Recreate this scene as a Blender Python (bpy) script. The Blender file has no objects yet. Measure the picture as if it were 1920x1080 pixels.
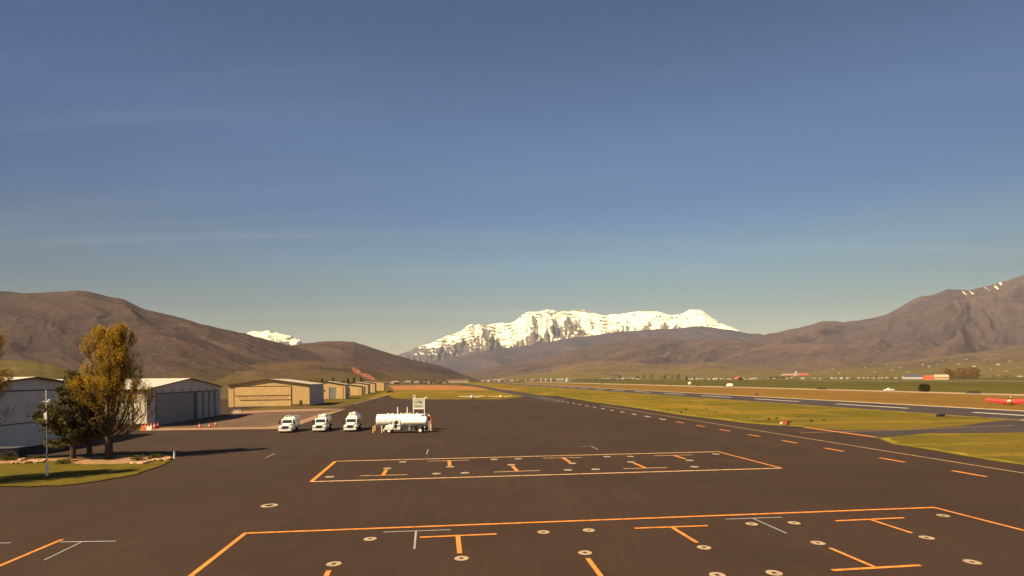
import bpy, math, random
import numpy as np
from mathutils import Vector, Matrix
from math import radians as R_, sin, cos, pi, sqrt, atan2

random.seed(7)
SC = bpy.context.scene
C = SC.collection

# ------------------------------------------------------------------ camera
H = 10.5                      # height of the camera above the apron, metres
FPX = 1000.0                  # focal length in pixels of the 1920 px frame
CX, CY = 960.0, 709.7         # principal point (level camera, raised lens shift)
ROLL = 0.0094
cam_d = bpy.data.cameras.new('camera')
cam_d.sensor_width = 36.0
cam_d.lens = 36.0 * FPX / 1920.0
cam_d.shift_y = (CY - 540.0) / 1920.0
cam_d.clip_start = 0.5
cam_d.clip_end = 80000.0
cam = bpy.data.objects.new('camera', cam_d); C.objects.link(cam)
Rv = Vector((cos(ROLL), 0, -sin(ROLL))); Uv = Vector((sin(ROLL), 0, cos(ROLL))); Fv = Vector((0, 1, 0))
mw = Matrix.Identity(4)
for i in range(3):
    mw[i][0] = Rv[i]; mw[i][1] = Uv[i]; mw[i][2] = -Fv[i]
mw[2][3] = H
cam.matrix_world = mw
SC.camera = cam

# ------------------------------------------------------------------ sky, sun, exposure
SUN_EL = 46.0
SUN_AZ = 237.5                # clockwise from +Y
world = bpy.data.worlds.new('World'); SC.world = world
world.use_nodes = True
wn = world.node_tree.nodes; wl = world.node_tree.links
wn.clear()
wo = wn.new('ShaderNodeOutputWorld'); bg = wn.new('ShaderNodeBackground')
bg.inputs['Strength'].default_value = 0.083
sky = wn.new('ShaderNodeTexSky'); sky.sky_type = 'NISHITA'; sky.sun_disc = False
sky.sun_elevation = R_(SUN_EL); sky.sun_rotation = R_(SUN_AZ)
sky.altitude = 1700; sky.air_density = 1.0; sky.dust_density = 1.2; sky.ozone_density = 1.0
tc = wn.new('ShaderNodeTexCoord')
sep = wn.new('ShaderNodeSeparateXYZ'); wl.new(tc.outputs['Generated'], sep.inputs[0])
ramp = wn.new('ShaderNodeValToRGB')
wl.new(sep.outputs['Z'], ramp.inputs[0])
SKYR = [(0.0, (1.05, 0.68, 0.32)), (0.05, (1.02, 0.66, 0.29)), (0.10, (0.76, 0.62, 0.355)), (0.15, (0.72, 0.69, 0.48)), (0.205, (0.72, 0.82, 0.67)), (0.30, (0.56, 0.75, 0.83)), (0.40, (0.63, 0.82, 0.94)), (0.557, (0.45, 0.60, 0.75)), (1.0, (0.45, 0.56, 0.70))]
cr = ramp.color_ramp
while len(cr.elements) < len(SKYR): cr.elements.new(0.5)
for e, (p, c) in zip(cr.elements, SKYR):
    e.position = p; e.color = (*[v * 0.6 for v in c], 1)
mul = wn.new('ShaderNodeMix'); mul.data_type = 'RGBA'; mul.blend_type = 'MULTIPLY'; mul.inputs[0].default_value = 1
wl.new(sky.outputs[0], mul.inputs[6]); wl.new(ramp.outputs[0], mul.inputs[7])
xo = wn.new('ShaderNodeMath'); xo.operation = 'SUBTRACT'; xo.inputs[1].default_value = 0.11; wl.new(sep.outputs['X'], xo.inputs[0])
az = wn.new('ShaderNodeMath'); az.operation = 'MULTIPLY'; wl.new(xo.outputs[0], az.inputs[0]); wl.new(xo.outputs[0], az.inputs[1])
ab = wn.new('ShaderNodeMapRange'); ab.inputs[1].default_value = 0.0; ab.inputs[2].default_value = 0.68; ab.inputs[3].default_value = 0.0; ab.inputs[4].default_value = 1.0
wl.new(az.outputs[0], ab.inputs[0])
tint = wn.new('ShaderNodeMix'); tint.data_type = 'RGBA'; tint.inputs[6].default_value = (1, 1, 1, 1); tint.inputs[7].default_value = (0.24, 0.38, 0.56, 1); wl.new(ab.outputs[0], tint.inputs[0])
mul2 = wn.new('ShaderNodeVectorMath'); mul2.operation = 'MULTIPLY'; wl.new(mul.outputs[2], mul2.inputs[0]); wl.new(tint.outputs[2], mul2.inputs[1])
# thin cirrus streaks projected on a high layer
zc = wn.new('ShaderNodeMath'); zc.operation = 'ADD'; zc.inputs[1].default_value = 0.06; wl.new(sep.outputs['Z'], zc.inputs[0])
dx = wn.new('ShaderNodeMath'); dx.operation = 'DIVIDE'; wl.new(sep.outputs['X'], dx.inputs[0]); wl.new(zc.outputs[0], dx.inputs[1])
dy = wn.new('ShaderNodeMath'); dy.operation = 'DIVIDE'; wl.new(sep.outputs['Y'], dy.inputs[0]); wl.new(zc.outputs[0], dy.inputs[1])
cb = wn.new('ShaderNodeCombineXYZ'); wl.new(dx.outputs[0], cb.inputs[0]); wl.new(dy.outputs[0], cb.inputs[1])
mp = wn.new('ShaderNodeMapping'); mp.inputs['Rotation'].default_value = (0, 0, R_(-6)); mp.inputs['Location'].default_value = (2.3, 5.1, 0); mp.inputs['Scale'].default_value = (0.16, 1.6, 1)
wl.new(cb.outputs[0], mp.inputs[0])
nz = wn.new('ShaderNodeTexNoise'); nz.inputs['Scale'].default_value = 0.9; nz.inputs['Detail'].default_value = 6; nz.inputs['Roughness'].default_value = 0.52
nz.inputs['Distortion'].default_value = 0.5
wl.new(mp.outputs[0], nz.inputs['Vector'])
mr = wn.new('ShaderNodeMapRange'); mr.inputs[1].default_value = 0.51; mr.inputs[2].default_value = 0.78
mr.inputs[3].default_value = 0.0; mr.inputs[4].default_value = 0.10; mr.interpolation_type = 'SMOOTHSTEP'
wl.new(nz.outputs[0], mr.inputs[0])
cl = wn.new('ShaderNodeMix'); cl.data_type = 'RGBA'; cl.inputs[7].default_value = (5.6, 5.0, 4.0, 1)
wl.new(mr.outputs[0], cl.inputs[0]); wl.new(mul2.outputs[0], cl.inputs[6])
wl.new(cl.outputs[2], bg.inputs['Color']); wl.new(bg.outputs[0], wo.inputs[0])

sun_d = bpy.data.lights.new('sun', 'SUN'); sun_d.energy = 4.6; sun_d.angle = R_(0.53)
sun_d.color = (1.0, 0.80, 0.50)
sun = bpy.data.objects.new('sun', sun_d); C.objects.link(sun)
sv = Vector((sin(R_(SUN_AZ)) * cos(R_(SUN_EL)), cos(R_(SUN_AZ)) * cos(R_(SUN_EL)), sin(R_(SUN_EL))))
sun.rotation_euler = sv.to_track_quat('Z', 'Y').to_euler()
sun.location = (-60, -60, 80)
vs = SC.view_settings
vs.view_transform = 'Standard'; vs.look = 'None'; vs.gamma = 1.0; vs.use_curve_mapping = False
vs.exposure = 1.3

# ------------------------------------------------------------------ layout helpers
def ray(px, py):
    u = (px - CX) / FPX; v = -(py - CY) / FPX
    return Rv * u + Fv + Uv * v
def G(px, py, z=0.0):
    """point of the ground plane that the photograph shows at this pixel"""
    d = ray(px, py); t = (z - H) / d.z
    return Vector((d.x * t, d.y * t, z))
AX = math.atan(0.1404)
DD = Vector((-sin(AX), cos(AX), 0)); NN = Vector((cos(AX), sin(AX), 0))
def P(s, D, z=0.0):
    """airport grid: s metres along the runway, D metres to the right of the camera"""
    v = DD * s + NN * D; v.z = z
    return v

# ------------------------------------------------------------------ object helpers
def tag(o, label=None, cat=None, group=None, kind=None):
    if label: o['label'] = label
    if cat: o['category'] = cat
    if group: o['group'] = group
    if kind: o['kind'] = kind
    return o
def empty(name, loc, rz=0.0, label=None, cat=None, group=None, scale=1.0):
    o = bpy.data.objects.new(name, None); C.objects.link(o)
    o.location = loc; o.rotation_euler = (0, 0, rz); o.scale = (scale,) * 3
    o.empty_display_size = 0.5
    return tag(o, label, cat, group)
def children(o): return [c for c in list(CH.get(o.name, []))]
CH = {}
def reg(o, parent):
    o.parent = parent
    CH.setdefault(parent.name, []).append(o)
def copy_tree(o, loc=None, rz=None, label=None, parent=None, scale=None, cat=None, group=None):
    c = o.copy(); C.objects.link(c)
    if parent: reg(c, parent)
    if loc is not None: c.location = loc
    if rz is not None: c.rotation_euler = (0, 0, rz)
    if scale is not None: c.scale = scale if hasattr(scale, '__len__') else (scale,) * 3
    tag(c, label, cat, group)
    for ch in children(o): copy_tree(ch, parent=c)
    return c

ORD = 'first second third fourth fifth sixth seventh eighth ninth tenth eleventh twelfth thirteenth fourteenth fifteenth sixteenth seventeenth eighteenth nineteenth twentieth twenty-first twenty-second twenty-third twenty-fourth twenty-fifth twenty-sixth twenty-seventh twenty-eighth twenty-ninth thirtieth thirty-first thirty-second thirty-third thirty-fourth thirty-fifth thirty-sixth'.split()
class MB:
    def __init__(s): s.v = []; s.f = []
    def add(s, vs, fs):
        n = len(s.v); s.v += [tuple(v) for v in vs]; s.f += [tuple(i + n for i in f) for f in fs]; return s
    def box(s, x0, x1, y0, y1, z0, z1, top=None):
        """box; top=(dx0,dx1,dy0,dy1) moves the upper edges in"""
        a = top or (0, 0, 0, 0)
        vs = [(x0, y0, z0), (x1, y0, z0), (x1, y1, z0), (x0, y1, z0),
              (x0 + a[0], y0 + a[2], z1), (x1 - a[1], y0 + a[2], z1), (x1 - a[1], y1 - a[3], z1), (x0 + a[0], y1 - a[3], z1)]
        return s.add(vs, [(3, 2, 1, 0), (4, 5, 6, 7), (0, 1, 5, 4), (1, 2, 6, 5), (2, 3, 7, 6), (3, 0, 4, 7)])
    def prism(s, pts, y0, y1, axis='y'):
        """extrude a polygon given in (a,b) between y0 and y1; axis y: (x,z); axis x: (y,z); axis z: (x,y)"""
        n = len(pts)
        def mk(a, b, t):
            return (a, t, b) if axis == 'y' else ((t, a, b) if axis == 'x' else (a, b, t))
        vs = [mk(a, b, y0) for a, b in pts] + [mk(a, b, y1) for a, b in pts]
        fs = [tuple(range(n)), tuple(range(2 * n - 1, n - 1, -1))]
        for i in range(n):
            j = (i + 1) % n; fs.append((i, i + n, j + n, j))
        return s.add(vs, fs)
    def tube(s, p0, p1, r0, r1=None, n=8, caps=True):
        p0 = Vector(p0); p1 = Vector(p1); r1 = r0 if r1 is None else r1
        d = (p1 - p0)
        if d.length < 1e-6: return s
        d.normalize()
        a = d.orthogonal().normalized(); b = d.cross(a)
        vs = []
        for p, r in ((p0, r0), (p1, r1)):
            for i in range(n):
                t = 2 * pi * i / n
                vs.append(p + a * (r * cos(t)) + b * (r * sin(t)))
        fs = [(i, (i + 1) % n, n + (i + 1) % n, n + i) for i in range(n)]
        if caps: fs += [tuple(range(n - 1, -1, -1)), tuple(range(n, 2 * n))]
        return s.add(vs, fs)
    def path(s, pts, rs, n=6):
        for i in range(len(pts) - 1): s.tube(pts[i], pts[i + 1], rs[i], rs[i + 1], n, caps=(i == len(pts) - 2))
        return s
    def lathe(s, prof, n=16, axis='z', loc=(0, 0, 0), sy=1.0):
        """profile [(r, h)] turned about an axis"""
        vs = []
        for r, h in prof:
            for i in range(n):
                t = 2 * pi * i / n; a, b = r * cos(t), r * sin(t) * sy
                q = (a, b, h) if axis == 'z' else ((h, a, b) if axis == 'x' else (a, h, b))
                vs.append((q[0] + loc[0], q[1] + loc[1], q[2] + loc[2]))
        fs = []
        m = len(prof)
        for k in range(m - 1):
            for i in range(n):
                j = (i + 1) % n
                fs.append((k * n + i, k * n + j, (k + 1) * n + j, (k + 1) * n + i))
        fs.append(tuple(range(n - 1, -1, -1))); fs.append(tuple(range((m - 1) * n, m * n)))
        return s.add(vs, fs)
    def poly(s, pts):
        return s.add(pts, [tuple(range(len(pts)))])
    def build(s, name, m, parent=None, smooth=False, recalc=True):
        me = bpy.data.meshes.new(name); me.from_pydata(s.v, [], s.f)
        if recalc and len(s.f) < 60000:
            import bmesh
            bm = bmesh.new(); bm.from_mesh(me); bmesh.ops.recalc_face_normals(bm, faces=bm.faces); bm.to_mesh(me); bm.free()
        me.materials.append(m)
        if smooth: me.polygons.foreach_set('use_smooth', [True] * len(me.polygons))
        me.update()
        o = bpy.data.objects.new(name, me); C.objects.link(o)
        if parent: reg(o, parent)
        return o

# ------------------------------------------------------------------ materials
def mat(name, col, rough=0.8, col2=None, scale=1.0, lo=0.4, hi=0.6, stretch=None, bump=0.0, bscale=None, metallic=0.0, detail=5,
        layers=(), spec=0.10, rot=0.0):
    """base colour mixed with col2 by noise over world position; layers = extra (colour, scale, lo, hi, stretch, rot, amount)"""
    m = bpy.data.materials.new(name); m.use_nodes = True
    nt = m.node_tree; N = nt.nodes; L = nt.links; N.clear()
    out = N.new('ShaderNodeOutputMaterial'); b = N.new('ShaderNodeBsdfPrincipled'); L.new(b.outputs[0], out.inputs[0])
    b.inputs['Roughness'].default_value = rough; b.inputs['Metallic'].default_value = metallic
    b.inputs['Specular IOR Level'].default_value = spec
    b.inputs['Base Color'].default_value = (*col, 1)
    geo = N.new('ShaderNodeNewGeometry')
    cur = None
    lay = ([(col2, scale, lo, hi, stretch, rot, 1.0)] if col2 else []) + list(layers)
    for (c2, sc, l0, h0, st, ro, am) in lay:
        mp = N.new('ShaderNodeMapping'); L.new(geo.outputs['Position'], mp.inputs[0])
        mp.inputs['Rotation'].default_value = (0, 0, ro)
        mp.inputs['Scale'].default_value = st or (1, 1, 1)
        nz = N.new('ShaderNodeTexNoise'); nz.inputs['Scale'].default_value = sc; nz.inputs['Detail'].default_value = detail
        nz.inputs['Roughness'].default_value = 0.6
        L.new(mp.outputs[0], nz.inputs['Vector'])
        mr = N.new('ShaderNodeMapRange'); mr.inputs[1].default_value = l0; mr.inputs[2].default_value = h0; mr.inputs[4].default_value = am
        L.new(nz.outputs[0], mr.inputs[0])
        mx = N.new('ShaderNodeMix'); mx.data_type = 'RGBA'; L.new(mr.outputs[0], mx.inputs[0])
        if cur is None: mx.inputs[6].default_value = (*col, 1)
        else: L.new(cur, mx.inputs[6])
        mx.inputs[7].default_value = (*c2, 1)
        cur = mx.outputs[2]
    if cur is not None: L.new(cur, b.inputs['Base Color'])
    if bump:
        nb = N.new('ShaderNodeTexNoise'); nb.inputs['Scale'].default_value = bscale or scale * 3; nb.inputs['Detail'].default_value = 6
        L.new(geo.outputs['Position'], nb.inputs['Vector'])
        bp = N.new('ShaderNodeBump'); bp.inputs['Strength'].default_value = 1.0; bp.inputs['Distance'].default_value = bump
        L.new(nb.outputs[0], bp.inputs['Height']); L.new(bp.outputs[0], b.inputs['Normal'])
    return m

def leaf_mat(name, c1, c2, c3, trans=0.35):
    m = bpy.data.materials.new(name); m.use_nodes = True
    nt = m.node_tree; N = nt.nodes; L = nt.links; N.clear()
    out = N.new('ShaderNodeOutputMaterial'); df = N.new('ShaderNodeBsdfDiffuse'); tr = N.new('ShaderNodeBsdfTranslucent'); mx = N.new('ShaderNodeMixShader')
    mx.inputs[0].default_value = trans
    geo = N.new('ShaderNodeNewGeometry')
    nz = N.new('ShaderNodeTexNoise'); nz.inputs['Scale'].default_value = 0.45; nz.inputs['Detail'].default_value = 3
    L.new(geo.outputs['Position'], nz.inputs['Vector'])
    ad = N.new('ShaderNodeMath'); ad.operation = 'MULTIPLY_ADD'; ad.inputs[1].default_value = 0.45; L.new(geo.outputs['Random Per Island'], ad.inputs[0])
    L.new(nz.outputs[0], ad.inputs[2])
    cr = N.new('ShaderNodeValToRGB'); e = cr.color_ramp.elements
    e[0].position = 0.45; e[0].color = (*c1, 1); e[1].position = 0.95; e[1].color = (*c3, 1)
    k = e.new(0.70); k.color = (*c2, 1)
    L.new(ad.outputs[0], cr.inputs[0])
    L.new(cr.outputs[0], df.inputs[0]); L.new(cr.outputs[0], tr.inputs[0])
    L.new(df.outputs[0], mx.inputs[1]); L.new(tr.outputs[0], mx.inputs[2]); L.new(mx.outputs[0], out.inputs[0])
    return m

M = {}
M['asphalt'] = mat('asphalt', (0.0386, 0.0219, 0.0152), 0.95, (0.0455, 0.0269, 0.0186), 0.030, 0.38, 0.64, bump=0.006, bscale=9, spec=0.12,
    layers=[((0.0331, 0.0189, 0.0133), 0.10, 0.48, 0.62, None, 0, 0.6),
            ((0.0322, 0.0182, 0.0129), 1.3, 0.52, 0.72, (1.0, 0.05, 1), -0.5, 0.5),
            ((0.0534, 0.0336, 0.0221), 1.6, 0.57, 0.72, (1.0, 0.025, 1), 0.25, 0.55),
            ((0.0534, 0.0336, 0.0221), 2.2, 0.60, 0.72, (1.0, 0.02, 1), 1.1, 0.55),
            ((0.0506, 0.0317, 0.0216), 2.0, 0.60, 0.72, (1.0, 0.02, 1), 2.1, 0.5),
            ((0.0589, 0.0386, 0.0276), 5.0, 0.55, 0.8, None, 0, 0.6)])
M['asphalt_old'] = mat('asphalt_old', (0.1116, 0.0649, 0.0390), 0.93, (0.0899, 0.0539, 0.0340), 0.08, 0.4, 0.65, spec=0.2,
    layers=[((0.1364, 0.0825, 0.0500), 0.5, 0.55, 0.75, (1, 0.1, 1), 0.3, 0.6)])
M['runway_asphalt'] = mat('runway_asphalt', (0.0500, 0.0368, 0.0331), 0.92, (0.0400, 0.0290, 0.0267), 0.05, 0.4, 0.65, spec=0.2)
M['shoulder'] = mat('shoulder', (0.40, 0.27, 0.11), 0.95, (0.24, 0.16, 0.06), 0.35, 0.4, 0.6)
M['shoulder_'] = mat('shoulder', (0.2160, 0.1375, 0.0520), 0.95, (0.1320, 0.0880, 0.0320), 0.35, 0.4, 0.6)
M['concrete'] = mat('concrete', (0.2730, 0.1620, 0.0990), 0.9, (0.2145, 0.1260, 0.0770), 0.3, 0.4, 0.65)
M['lawn'] = mat('lawn', (0.080, 0.061, 0.0050), 0.95, (0.120, 0.083, 0.0070), 0.4, 0.42, 0.62,
    layers=[((0.045, 0.042, 0.004), 2.2, 0.5, 0.7, None, 0, 0.8)], bump=0.05, bscale=6)
M['dry_grass'] = mat('dry_grass', (0.1599, 0.0998, 0.0067), 0.95, (0.1092, 0.0874, 0.0059), 0.022, 0.40, 0.60,
    layers=[((0.2106, 0.1248, 0.0111), 0.15, 0.5, 0.72, (1, 0.4, 1), 0.14, 0.55), ((0.0780, 0.0663, 0.0044), 0.9, 0.52, 0.75, None, 0, 0.6)], bump=0.06, bscale=3)
M['dry_grass'] = mat('dry_grass', (0.165, 0.104, 0.0050), 0.95, (0.098, 0.078, 0.0045), 0.016, 0.40, 0.56, layers=[((0.215, 0.120, 0.012), 0.05, 0.50, 0.60, (0.4, 1, 1), 0.14, 0.6), ((0.080, 0.066, 0.004), 0.14, 0.50, 0.62, (0.5, 1, 1), 0.14, 0.6), ((0.26, 0.155, 0.020), 0.06, 0.52, 0.68, (1, 0.35, 1), 0.14, 0.7), ((0.075, 0.060, 0.005), 0.5, 0.52, 0.72, None, 0, 0.7), ((0.24, 0.17, 0.05), 2.2, 0.58, 0.75, None, 0, 0.7)], bump=0.08, bscale=2.5)
M['near_grass'] = mat('near_grass', (0.128, 0.086, 0.0090), 0.95, (0.085, 0.066, 0.0080), 0.03, 0.40, 0.58, layers=[((0.20, 0.130, 0.010), 0.10, 0.50, 0.64, (0.35, 1.6, 1), -0.14, 0.7), ((0.055, 0.052, 0.004), 0.6, 0.52, 0.70, None, 0, 0.7), ((0.26, 0.19, 0.06), 1.8, 0.60, 0.75, None, 0, 0.7)], bump=0.08, bscale=2.5)
M['edge_grass'] = mat('edge_grass', (0.2250, 0.1650, 0.0120), 0.95, (0.1425, 0.1200, 0.0080), 0.25, 0.42, 0.6,
    layers=[((0.2700, 0.2100, 0.0400), 1.2, 0.58, 0.72, None, 0, 0.8)])
M['tan_field'] = mat('tan_field', (0.1674, 0.0841, 0.0151), 0.95, (0.1364, 0.0783, 0.0126), 0.02, 0.4, 0.62,
    layers=[((0.2046, 0.1102, 0.0216), 0.06, 0.5, 0.7, (0.5, 0.2, 1), 0.2, 0.6), ((0.0992, 0.0638, 0.0108), 0.3, 0.55, 0.75, None, 0, 0.5)])
M['green_field'] = mat('green_field', (0.078, 0.062, 0.0075), 0.95, (0.056, 0.050, 0.0070), 0.008, 0.4, 0.62,
    layers=[((0.105, 0.080, 0.012), 0.02, 0.5, 0.72, (0.4, 1, 1), 0.3, 0.6)])
M['ground'] = mat('ground', (0.0900, 0.0609, 0.0180), 0.95, (0.0630, 0.0510, 0.0140), 0.004, 0.42, 0.6,
    layers=[((0.1440, 0.0870, 0.0280), 0.012, 0.55, 0.72, None, 0, 0.7), ((0.0420, 0.0348, 0.0120), 0.03, 0.55, 0.75, None, 0, 0.6)])
M['red_dirt'] = mat('red_dirt', (0.3250, 0.1200, 0.0413), 0.95, (0.2080, 0.0960, 0.0330), 0.06, 0.4, 0.62,
    layers=[((0.3250, 0.1800, 0.0770), 0.15, 0.55, 0.7, (1, 0.3, 1), 0, 0.7)])
M['highway'] = mat('highway', (0.34, 0.235, 0.145), 0.9, (0.27, 0.18, 0.11), 0.05, 0.4, 0.6)
M['paint_orange'] = mat('paint_orange', (0.66, 0.225, 0.045), 0.7, (0.40, 0.14, 0.035), 1.8, 0.45, 0.66, layers=[((0.07, 0.04, 0.024), 9.0, 0.60, 0.72, None, 0, 0.8)])
M['paint_worn'] = mat('paint_worn', (0.50, 0.31, 0.15), 0.8, (0.22, 0.135, 0.07), 1.6, 0.50, 0.68)
M['paint_worn_'] = mat('paint_worn', (0.42, 0.27, 0.14), 0.8, (0.26, 0.17, 0.10), 1.2, 0.45, 0.7)
M['paint_white'] = mat('paint_white', (0.62, 0.55, 0.46), 0.7, (0.48, 0.42, 0.35), 0.8, 0.5, 0.75)
M['paint_grey'] = mat('paint_grey', (0.27, 0.27, 0.25), 0.8, (0.20, 0.20, 0.18), 1.0, 0.45, 0.7)
M['paint_ring'] = mat('paint_ring', (0.36, 0.265, 0.165), 0.75, (0.24, 0.17, 0.105), 2.0, 0.45, 0.7)
def siding(name, c, rough=0.5, pitch=0.6, horizontal=False, dirt=None):
    m = mat(name, c, rough, tuple(v * 0.86 for v in c), 0.5, 0.45, 0.7, layers=[(dirt, 0.25, 0.55, 0.8, (1, 1, 3), 0, 0.5)] if dirt else [])
    nt = m.node_tree; N = nt.nodes; L = nt.links
    b = [n for n in N if n.type == 'BSDF_PRINCIPLED'][0]
    tcn = N.new('ShaderNodeTexCoord'); wv = N.new('ShaderNodeTexWave')
    wv.wave_type = 'BANDS'; wv.bands_direction = 'Z' if horizontal else 'DIAGONAL'
    if not horizontal: 
        mp = N.new('ShaderNodeMapping'); mp.inputs['Scale'].default_value = (1, 1, 0); L.new(tcn.outputs['Object'], mp.inputs[0]); L.new(mp.outputs[0], wv.inputs['Vector'])
    else: L.new(tcn.outputs['Object'], wv.inputs['Vector'])
    wv.inputs['Scale'].default_value = 1.0 / pitch
    bp = N.new('ShaderNodeBump'); bp.inputs['Distance'].default_value = 0.02; bp.inputs['Strength'].default_value = 0.8
    L.new(wv.outputs[1], bp.inputs['Height']); L.new(bp.outputs[0], b.inputs['Normal'])
    return m
M['tan_siding'] = siding('tan_siding', (0.60, 0.40, 0.17), dirt=(0.5, 0.32, 0.13))
M['shade_siding'] = siding('shade_siding', (0.42, 0.39, 0.37))  # tan siding greyed: skylit shade put into the colour
M['tan_door'] = siding('tan_door', (0.64, 0.42, 0.18), pitch=1.2)
M['grey_siding'] = siding('grey_siding', (0.52, 0.48, 0.46), dirt=(0.42, 0.38, 0.35))
M['blue_siding'] = siding('blue_siding', (0.58, 0.55, 0.52), dirt=(0.50, 0.47, 0.44))
M['grey_door'] = siding('grey_door', (0.235, 0.235, 0.235), pitch=1.0)
M['grey_leaf'] = siding('grey_leaf', (0.30, 0.30, 0.30), pitch=0.8)
M['dark_gap'] = mat('dark_gap', (0.10, 0.10, 0.10), 0.8)
M['pale_roof'] = siding('pale_roof', (0.4960, 0.4400, 0.3570), pitch=0.9)
M['tan_roof'] = siding('tan_roof', (0.42, 0.36, 0.27), pitch=0.9)
M['trim_dark'] = mat('trim_dark', (0.10, 0.055, 0.03), 0.6)
M['trim_red'] = mat('trim_red', (0.13, 0.04, 0.025), 0.6)
M['trim_grey'] = mat('trim_grey', (0.09, 0.09, 0.095), 0.6)
M['seam_brown'] = mat('seam_brown', (0.20, 0.11, 0.045), 0.6)
M['white'] = mat('white', (0.80, 0.77, 0.68), 0.35, (0.70, 0.67, 0.58), 2.0, 0.5, 0.75, spec=0.5)
M['tank_white'] = mat('tank_white', (0.86, 0.82, 0.72), 0.4, (0.72, 0.68, 0.58), 1.2, 0.52, 0.75, spec=0.5)
M['steel'] = mat('steel', (0.35, 0.34, 0.32), 0.45, metallic=0.4)
M['black'] = mat('black', (0.02, 0.02, 0.02), 0.6)
M['rubber'] = mat('rubber', (0.025, 0.022, 0.02), 0.85)
M['glass'] = mat('glass', (0.025, 0.03, 0.035), 0.12, spec=0.8)
M['chassis'] = mat('chassis', (0.06, 0.055, 0.05), 0.7)
M['green_logo'] = mat('green_logo', (0.035, 0.055, 0.015), 0.6)
M['sign_face'] = mat('sign_face', (0.46, 0.47, 0.36), 0.6, (0.40, 0.41, 0.31), 3, 0.5, 0.7)
M['sign_pale'] = mat('sign_pale', (0.60, 0.56, 0.40), 0.6)
M['orange'] = mat('orange', (0.72, 0.13, 0.04), 0.6)
M['red'] = mat('red', (0.60, 0.03, 0.03), 0.5)
M['yellow_paint'] = mat('yellow_paint', (0.78, 0.60, 0.24), 0.45, spec=0.5)
M['bollard'] = mat('bollard', (0.75, 0.55, 0.18), 0.6)
M['bark'] = mat('bark', (0.085, 0.062, 0.042), 0.95, (0.05, 0.038, 0.028), 3, 0.4, 0.65, bump=0.03, bscale=9)
M['pale_bark'] = mat('pale_bark', (0.30, 0.25, 0.19), 0.95, (0.06, 0.05, 0.04), 3.5, 0.5, 0.6)
M['leaf_gold'] = leaf_mat('leaf_gold', (0.24, 0.165, 0.014), (0.42, 0.255, 0.018), (0.58, 0.34, 0.03), 0.6)
M['leaf_pine'] = leaf_mat('leaf_pine', (0.060, 0.054, 0.022), (0.10, 0.088, 0.032), (0.16, 0.135, 0.045), 0.3)
M['leaf_dark'] = leaf_mat('leaf_dark', (0.02, 0.025, 0.009), (0.035, 0.04, 0.013), (0.06, 0.06, 0.02), 0.15)
M['leaf_olive'] = leaf_mat('leaf_olive', (0.06, 0.06, 0.015), (0.10, 0.09, 0.02), (0.15, 0.12, 0.03), 0.2)
M['leaf_brown'] = leaf_mat('leaf_brown', (0.12, 0.065, 0.025), (0.20, 0.11, 0.036), (0.30, 0.17, 0.055), 0.3)
M['rock'] = mat('rock', (0.50, 0.30, 0.18), 0.9, (0.36, 0.22, 0.13), 3, 0.4, 0.6)
M['mulch'] = mat('mulch', (0.32, 0.17, 0.08), 0.95, (0.20, 0.12, 0.06), 1.2, 0.4, 0.6)
M['house_white'] = mat('house_white', (0.409, 0.372, 0.310), 0.8)
M['house_cream'] = mat('house_cream', (0.372, 0.285, 0.174), 0.8)
M['house_pink'] = mat('house_pink', (0.310, 0.186, 0.136), 0.8)
M['house_brown'] = mat('house_brown', (0.136, 0.087, 0.062), 0.8)
M['roof_grey'] = mat('roof_grey', (0.20, 0.19, 0.19), 0.8)
M['roof_brown'] = mat('roof_brown', (0.16, 0.10, 0.08), 0.8)
M['roof_pale'] = mat('roof_pale', (0.279, 0.248, 0.211), 0.7)
M['roof_blue'] = mat('roof_blue', (0.07, 0.08, 0.12), 0.6)
M['roof_red'] = mat('roof_red', (0.40, 0.09, 0.06), 0.7)
M['car_white'] = mat('car_white', (0.78, 0.76, 0.70), 0.3, spec=0.6)
M['car_dark'] = mat('car_dark', (0.03, 0.03, 0.03), 0.35, spec=0.5)
M['dumpster'] = mat('dumpster', (0.035, 0.04, 0.045), 0.6)

# ------------------------------------------------------------------ numpy noise for the terrain
def _hash(ix, iy, seed):
    n = (ix.astype(np.int64) * 374761393 + iy.astype(np.int64) * 668265263 + seed * 1442695041) & 0x7fffffff
    n = ((n ^ (n >> 13)) * 1274126177) & 0x7fffffff
    n = n ^ (n >> 16)
    return (n & 0xffff) / 65535.0
def vnoise(x, y, seed=0):
    ix = np.floor(x); iy = np.floor(y); fx = x - ix; fy = y - iy
    fx = fx * fx * fx * (fx * (fx * 6 - 15) + 10); fy = fy * fy * fy * (fy * (fy * 6 - 15) + 10)
    a = _hash(ix, iy, seed); b = _hash(ix + 1, iy, seed); c = _hash(ix, iy + 1, seed); d = _hash(ix + 1, iy + 1, seed)
    return (a * (1 - fx) + b * fx) * (1 - fy) + (c * (1 - fx) + d * fx) * fy
def fbm(x, y, oct=5, seed=0, gain=0.5):
    s = 0; a = 1; t = 0
    for k in range(oct):
        s = s + a * vnoise(x, y, seed + k * 17); t += a; a *= gain; x = x * 2.03 + 13.1; y = y * 2.03 + 7.7
    return s / t
def ridged(x, y, oct=5, seed=0, gain=0.5):
    s = 0; a = 1; t = 0
    for k in range(oct):
        s = s + a * (1 - np.abs(2 * vnoise(x, y, seed + k * 17) - 1)); t += a; a *= gain; x = x * 2.03 + 13.1; y = y * 2.03 + 7.7
    return s / t

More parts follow.
